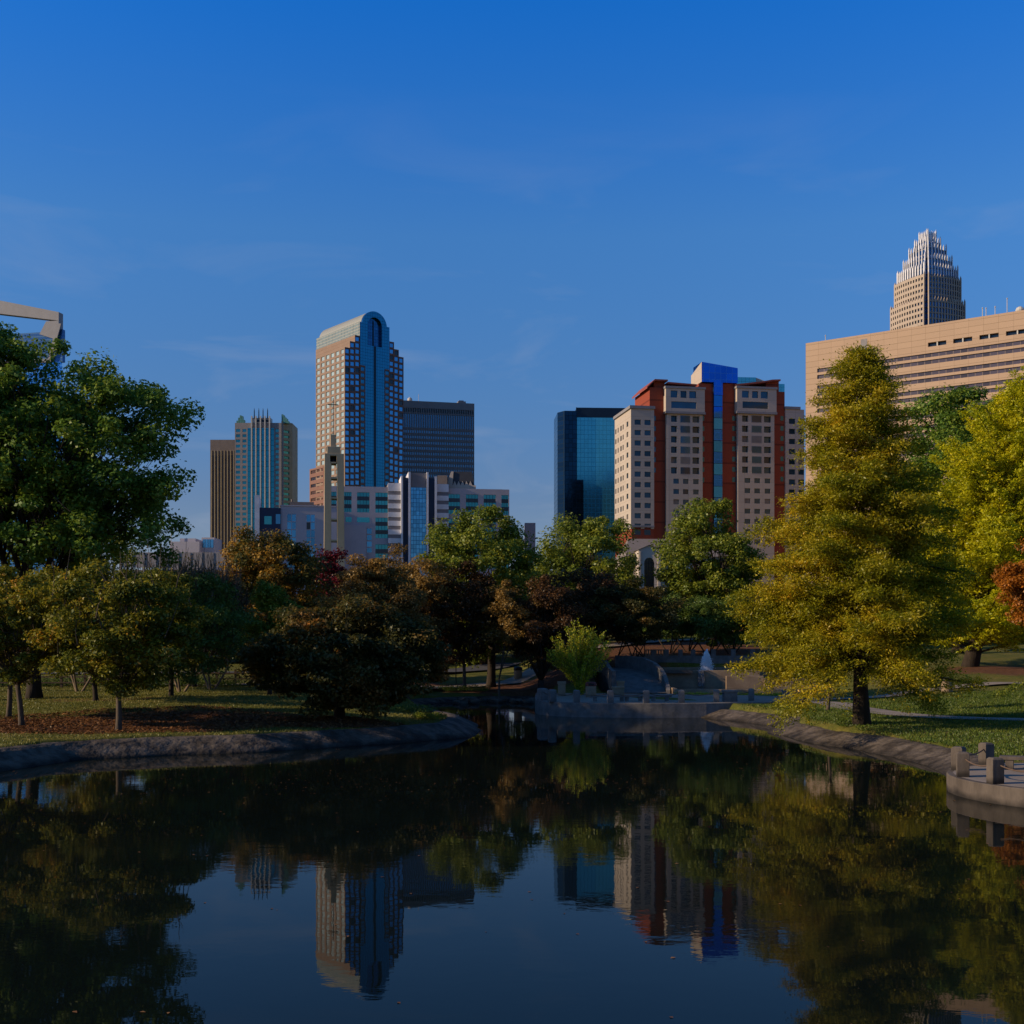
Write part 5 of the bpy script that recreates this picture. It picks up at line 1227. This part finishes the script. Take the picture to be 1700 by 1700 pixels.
# yellow, green and red trees at right
tree('green_tree', 'tall dark green tree between the cypress and the yellow tree', 1590, 132, (1475,1705,606,1050), L_oak, .30, 150, 280, 1.7, .5, seed=71, fork=12, rag=.12)
tree('maple_tree', 'orange-red maple at the right edge of the frame', 1728, 92, (1652,1812,898,1050), L_orred, .18, 60, 240, .95, .2, seed=72, fork=3.4, rag=.15)
# background rows closing the view below the skyline
bgs = [(-60,150,990),(20,160,965),(110,150,960),(210,165,960),(300,152,955),(395,150,960),(500,160,955),(590,150,960),(690,158,955),(770,150,970),(860,160,950),(940,165,950),(1030,170,975),(1100,165,985),(1160,175,985),(1235,160,975),(1300,170,960),(1390,165,950),(1480,160,930),(1560,170,930),(1650,150,950)]
for i,(px,d,t_) in enumerate(bgs):
    tree('background_tree', 'dark shaded tree in the far row behind the park', px, d, (px-85,px+85,t_-6,1108), L_dark if i % 3 else L_dbrown, .36, 60, 170, 1.7, .3, seed=100+i, fork=3, group='far row of dark trees')

# feathery conifer-like trees made of branch sprays
def spray_tree(name, label, px, d, top, prof, mat, n, ang, droop, leaf, per, seed, trunk, x0=None, sub=7, thick=.22, bare=.12, cat='tree', asym=0.0, up=0.3, ls=1.0, vj=.22, lean=0.0):
    rng = np.random.default_rng(seed); X = ax(px, d) if x0 is None else x0
    g = h1(X, d)-0.1; root = thing(name, label, cat, (X,d,g)); Ht = az(top, d)-g
    wood = MB(); tp = []
    for i in range(11):
        t = i/10; tp.append((lean*t+0.12*math.sin(t*5+seed), 0.1*math.cos(t*4), -0.2+Ht*t*.985))
    wood.tube(tp, [trunk*(1.5 if i == 0 else 1.12 if i == 1 else (1-(i-1)/9.3)) for i in range(11)], 10)
    P = []; Tn = []; Cs = []
    for k in range(n):
        f = bare+(1-bare)*(k+rng.random())/n; f = min(f, .985); hgt = Ht*f
        a_ = k*2.39996+rng.normal()*.25
        Lb = np.interp(f, prof[0], prof[1])*rng.uniform(.64,1.14)*(1+asym*math.cos(a_))
        el = R(ang + up*60*(f-.3)) + rng.normal()*(.10 if vj < .3 else .2)
        dv = np.array([math.cos(a_)*math.cos(el), math.sin(a_)*math.cos(el), math.sin(el)])
        p0 = np.array([tp[0][0]+lean*f,0,0])+np.array([0,0,hgt]); m = 7
        pts = [p0+dv*Lb*t-np.array([0,0,droop*Lb*t*t]) for t in np.linspace(0,1,m)]
        wood.tube([tuple(q) for q in pts], list(np.linspace(max(.02, .03+Lb*.012), .012, m)), 5, cap=False)
        side = np.cross(dv, [0,0,1]); side /= np.linalg.norm(side)
        ns = max(3, int(sub*Lb/3.0))
        for q in range(ns):
            t = .22+.78*(q+rng.random())/ns; c = p0+dv*Lb*t-np.array([0,0,droop*Lb*t*t])
            sl_ = ls*Lb*.30*(1.15-t)*rng.uniform(.7,1.3)+.25
            for sg in (-1,1):
                v = dv*.7+side*sg*rng.uniform(.5,1.0)+np.array([0,0,rng.normal()*vj+.05]); v /= np.linalg.norm(v)
                cnt = int(per*(0.4+sl_)); tt = rng.random(cnt)
                pos = c+v[None]*(tt*sl_)[:,None]+rng.normal(size=(cnt,3))*np.array([thick,thick,thick*.5])*(.35+.65*(1-tt))[:,None]
                pos[:,2] -= .18*tt*tt*sl_
                P.append(pos); Tn.append(np.repeat(v[None]+np.array([[0,0,-.25]]), cnt, 0)+rng.normal(size=(cnt,3))*.45); Cs.append(np.full(cnt, rng.random()))
    P = np.concatenate(P); Tn = np.concatenate(Tn); Cs = np.concatenate(Cs); nn = len(P)
    Nn = unit(np.array([0,0,.7])+rng.normal(size=(nn,3))*.55)
    wood.build('trunk', M['bark'], root, smooth=True)
    fast_quads('crown', leafquads(P, Nn, leaf*rng.uniform(.6,1.4,nn), rng, .38, Tn), mat, root, rng, np.clip(rng.random(nn)*.6+Cs*.4,0,1))
    return root, nn
_, nq = spray_tree('bald_cypress', 'tall golden-green cypress on the right bank behind the pond', 1431, 66, 583,
    ([0,.10,.16,.25,.38,.5,.62,.74,.84,.92,.97,1],[4.2,6.0,6.6,6.4,5.9,5.2,4.3,3.3,2.4,1.7,1.1,.4]), L_cyp, 220, 15, .19, .165, 66, 3, .36, bare=.14, asym=-.08, thick=.42, ls=1.15, vj=.6)
print('cypress leaves', nq)
_, nq = spray_tree('yellow_tree', 'large bright yellow-green tree at the right edge', 1608, 112, 625,
    ([0,.06,.15,.3,.5,.7,.85,1],[8.5,9.0,9.7,10,9.5,7.5,4.6,1.4]), L_yel, 260, 30, -.02, .28, 22, 8, .55, x0=ax(1608,112), sub=7, thick=.32, bare=.045, asym=.1, up=.75, vj=.25, lean=6.5)
print('yellow leaves', nq)

# lime shrub in the planter: stems fan out from the base
def fan_shrub(name, label, px, d, z, h, spread, n, mat, leaf, per, seed, cat='shrub'):
    rng = np.random.default_rng(seed); root = thing(name, label, cat, (ax(px,d), d, z)); wood = MB(); P = []; T_ = []
    for k in range(n):
        a_ = rng.random()*6.283; sp = rng.random()**.6*spread; e = np.array([math.cos(a_)*sp, math.sin(a_)*sp*.8, h*rng.uniform(.55,1.0)*(1-.35*(sp/spread)**2)])
        m = 6; pts = [np.array([e[0]*t**1.5*1.0, e[1]*t**1.5, e[2]*t]) for t in np.linspace(0,1,m)]
        wood.tube([tuple(q) for q in pts], list(np.linspace(.03,.008,m)), 4, cap=False)
        tt = rng.random(per)**.7; c = np.stack([e[0]*tt**1.5, e[1]*tt**1.5, e[2]*tt], 1)
        P.append(c+rng.normal(size=(per,3))*.10); T_.append(rng.normal(size=(per,3))*.7+unit(e)[None])
    P = np.concatenate(P); T_ = np.concatenate(T_); nn = len(P)
    wood.build('stem', M['twig'], root); fast_quads('foliage', leafquads(P, unit(rng.normal(size=(nn,3))+[0,0,.4]), leaf*rng.uniform(.6,1.4,nn), rng, .5, T_), mat, root, rng)
    return root
fan_shrub('vase_shrub', 'bright lime green vase-shaped shrub on the far terrace', 963, 101.5, TZ, 6.6, 3.1, 105, L_shrub, .17, 170, 5)

# low clumps, hedges and ground cover
def clumpy(name, label, cat, cells, mat, leaf, per, seed, kind=None, group=None):
    rng = np.random.default_rng(seed); C = np.array([c[:3] for c in cells]); Rr = np.array([c[3] for c in cells]); n = per*len(C); idx = np.repeat(np.arange(len(C)), per)
    D = unit(rng.normal(size=(n,3))); D[:,2] = np.abs(D[:,2]); P = C[idx]+D*(Rr[idx]*rng.random(n)**.4)[:,None]*np.array([1,1,.75])
    o = fast_quads(name, leafquads(P, unit(D*.4+[0,0,.6]+rng.normal(size=(n,3))*.4), leaf*rng.uniform(.6,1.4,n), rng, .5), mat, None, rng)
    return tag(o, label, cat, group, kind)
def row(px0, px1, d0, d1, n, r_, zo=0.0):
    o = []
    for i in range(n):
        t = i/(n-1); d = d0+(d1-d0)*t+random.uniform(-.3,.3); x = ax(px0+(px1-px0)*t, d); o.append((x, d, h1(x,d)+zo, r_*random.uniform(.75,1.2)))
    return o
clumpy('ground_cover', 'yellow-green ground cover between the fountain and the terrace', 'ground cover', [(x+random.uniform(-.2,.2), y, TZ-.15, .5*random.uniform(.7,1.2)) for x in np.arange(14.2,27,.45) for y in (101.6,102.4,103.2)], L_shrub, .10, 110, 6, 'stuff')
clumpy('grass_clump', 'green grass clump on the tip of the left bank', 'grass', [(ax(px,74.5), 75+random.uniform(-.6,.6), .75, .45) for px in range(692,735,5)], L_green, .12, 200, 7)
clumpy('low_hedge', 'low dark hedge under the brown trees across the inlet', 'hedge', row(735,808,114.5,115,14,.8,.1), L_dark, .13, 220, 8)
clumpy('grass_clump', 'dark shrub on the bank behind the left tip', 'shrub', [(ax(px,83), 83+random.uniform(-.8,.8), .7, .7) for px in range(655,712,7)], L_dark, .13, 200, 9)
clumpy('leaning_shrub', 'feathery green shrub low at the right edge above the lawn', 'shrub', [(ax(px,80), 80+random.uniform(-.7,.7), h1(ax(px,80),80)+.5+.012*(px-1640), .6) for px in range(1650,1730,8)], L_green, .12, 150, 10)
hed = []
for i in range(60):
    x = random.uniform(-52,-30)+i*.0; hed.append((x, 101+random.uniform(-1,1)*1.0, 2.0, 1.0))
clumpy('low_hedge', 'dark hedge behind the left rail fence', 'hedge', [(ax(px,106), 106.5+random.uniform(-.8,.8), 1.7, 1.25) for px in range(-40,400,9)], L_dark, .18, 200, 11)

# young staked tree
tree('young_tree', 'thin young tree with bare stem left of the cypress', 1374, 78, (1350,1400,1020,1110), L_green, .14, 14, 120, .5, .11, 'bark_pale', 81, 2.4)

# grass blades (uncountable) on the right bank and lawns
def blades(name, pts, hgt, mat, seed, kind='stuff', cat=None):
    rng = np.random.default_rng(seed); n = len(pts); Z = H(pts[:,0], pts[:,1]); P = np.column_stack([pts, Z-.02]); h = hgt*rng.uniform(.5,1.4,n)
    a_ = rng.random(n)*6.283; w_ = np.column_stack([np.cos(a_), np.sin(a_), np.zeros(n)])*(.035*rng.uniform(.6,1.3,n))[:,None]
    ln = np.column_stack([rng.normal(size=n)*.35, rng.normal(size=n)*.35, np.ones(n)])*h[:,None]
    V = np.stack([P-w_, P+w_, P+w_*.6+ln*.6, P+ln], 1); return tag(fast_quads(name, V, mat, None, rng), cat=cat, kind=kind)
def scatter(n, x0, x1, y0, y1, cond, seed):
    rng = np.random.default_rng(seed); p = np.column_stack([rng.uniform(x0,x1,n), rng.uniform(y0,y1,n)]); s = sdist(p[:,0], p[:,1]); wv = .22*np.sin(p[:,0]*1.7+p[:,1]*.9)+.15*np.sin(p[:,0]*4.1-p[:,1]*2.3); return p[(s > 1.75+wv) & cond(p[:,0], p[:,1])]
L_grass = G('grass_blades', [(0,(0.035,0.06,0.008)),(0.6,(0.075,0.11,0.012)),(1,(0.15,0.15,0.02))], clump=.5, nscale=.6, trans=.3)
L_grassL = G('dry_grass_blades', [(0,(0.06,0.07,0.012)),(0.6,(0.12,0.115,0.02)),(1,(0.20,0.15,0.04))], clump=.5, nscale=.4, trans=.3)
def c1(x, y):   # right bank strip between water and path
    return (y < 86) & (x < 23-0.0+np.where(y < 74, (74-y)*.9, 0)) & ((x-21)**2+(y-43.5)**2 > 33) & ((x-12)**2+(y-97)**2 > 60) 
o = blades('grass', scatter(150000, 14, 45, 44, 87, c1, 1), .10, L_grass, 2); tag(o, 'thick green grass on the right bank round the cypress', 'grass')
def c2(x, y): return (x > 24.5+.0*(y)) & (y > 70+(x-24.5)*-.05) & (y < 92) & (x > 23+(78-y)*0.8)
o = blades('grass', scatter(90000, 23, 60, 69, 92, c2, 3), .12, L_grass, 4); tag(o, 'bright green lawn triangle between the two right paths', 'grass')
gmask = lambda x, y: (1.2*np.exp(-((x+26)/8)**2-((y-66)/5)**2)+1.2*np.exp(-((x+19)/7)**2-((y-69)/7)**2)+1.3*np.exp(-((x+9.8)/3.6)**2-((y-68)/2.6)**2)) < .45
o = blades('grass', scatter(170000, -48, -1, 50, 107, gmask, 5), .09, L_grassL, 6); tag(o, 'short dry lawn grass on the left bank', 'grass')
# fallen leaves: on the mulch and on the water
def litter(name, pts, z, size, mat, seed, label):
    rng = np.random.default_rng(seed); n = len(pts); P = np.column_stack([pts, z]); o = fast_quads(name, leafquads(P, unit(rng.normal(size=(n,3))*(.35 if name != 'floating_leaves' else .02)+[0,0,1]), size*rng.uniform(.5,1.4,n), rng, .6), mat, None, rng); return tag(o, label, 'leaves', None, 'stuff')
L_dead = G('fallen_leaf', [(0,(0.08,0.035,0.015)),(0.6,(0.18,0.08,0.03)),(1,(0.30,0.16,0.06))], trans=.1)
p = scatter(60000, -40, -5, 55, 85, lambda x, y: ~gmask(x, y), 7); litter('fallen_leaves', p, H(p[:,0],p[:,1])+.03, .16, L_dead, 8, 'brown fallen leaves covering the mulch beds on the left bank')
rng = np.random.default_rng(9); p = np.column_stack([rng.uniform(-22,20,9200), rng.uniform(15,84,9200)]); p = p[(sdist(p[:,0],p[:,1]) < -.3)]
wgt = np.exp(-((p[:,1]-47)/6)**2)+.09; p = p[rng.random(len(p)) < wgt*.45]
litter('floating_leaves', p, np.full(len(p), .006), .09, L_dead, 10, 'scattered fallen leaves floating on the pond')

print('objects', len(bpy.data.objects))
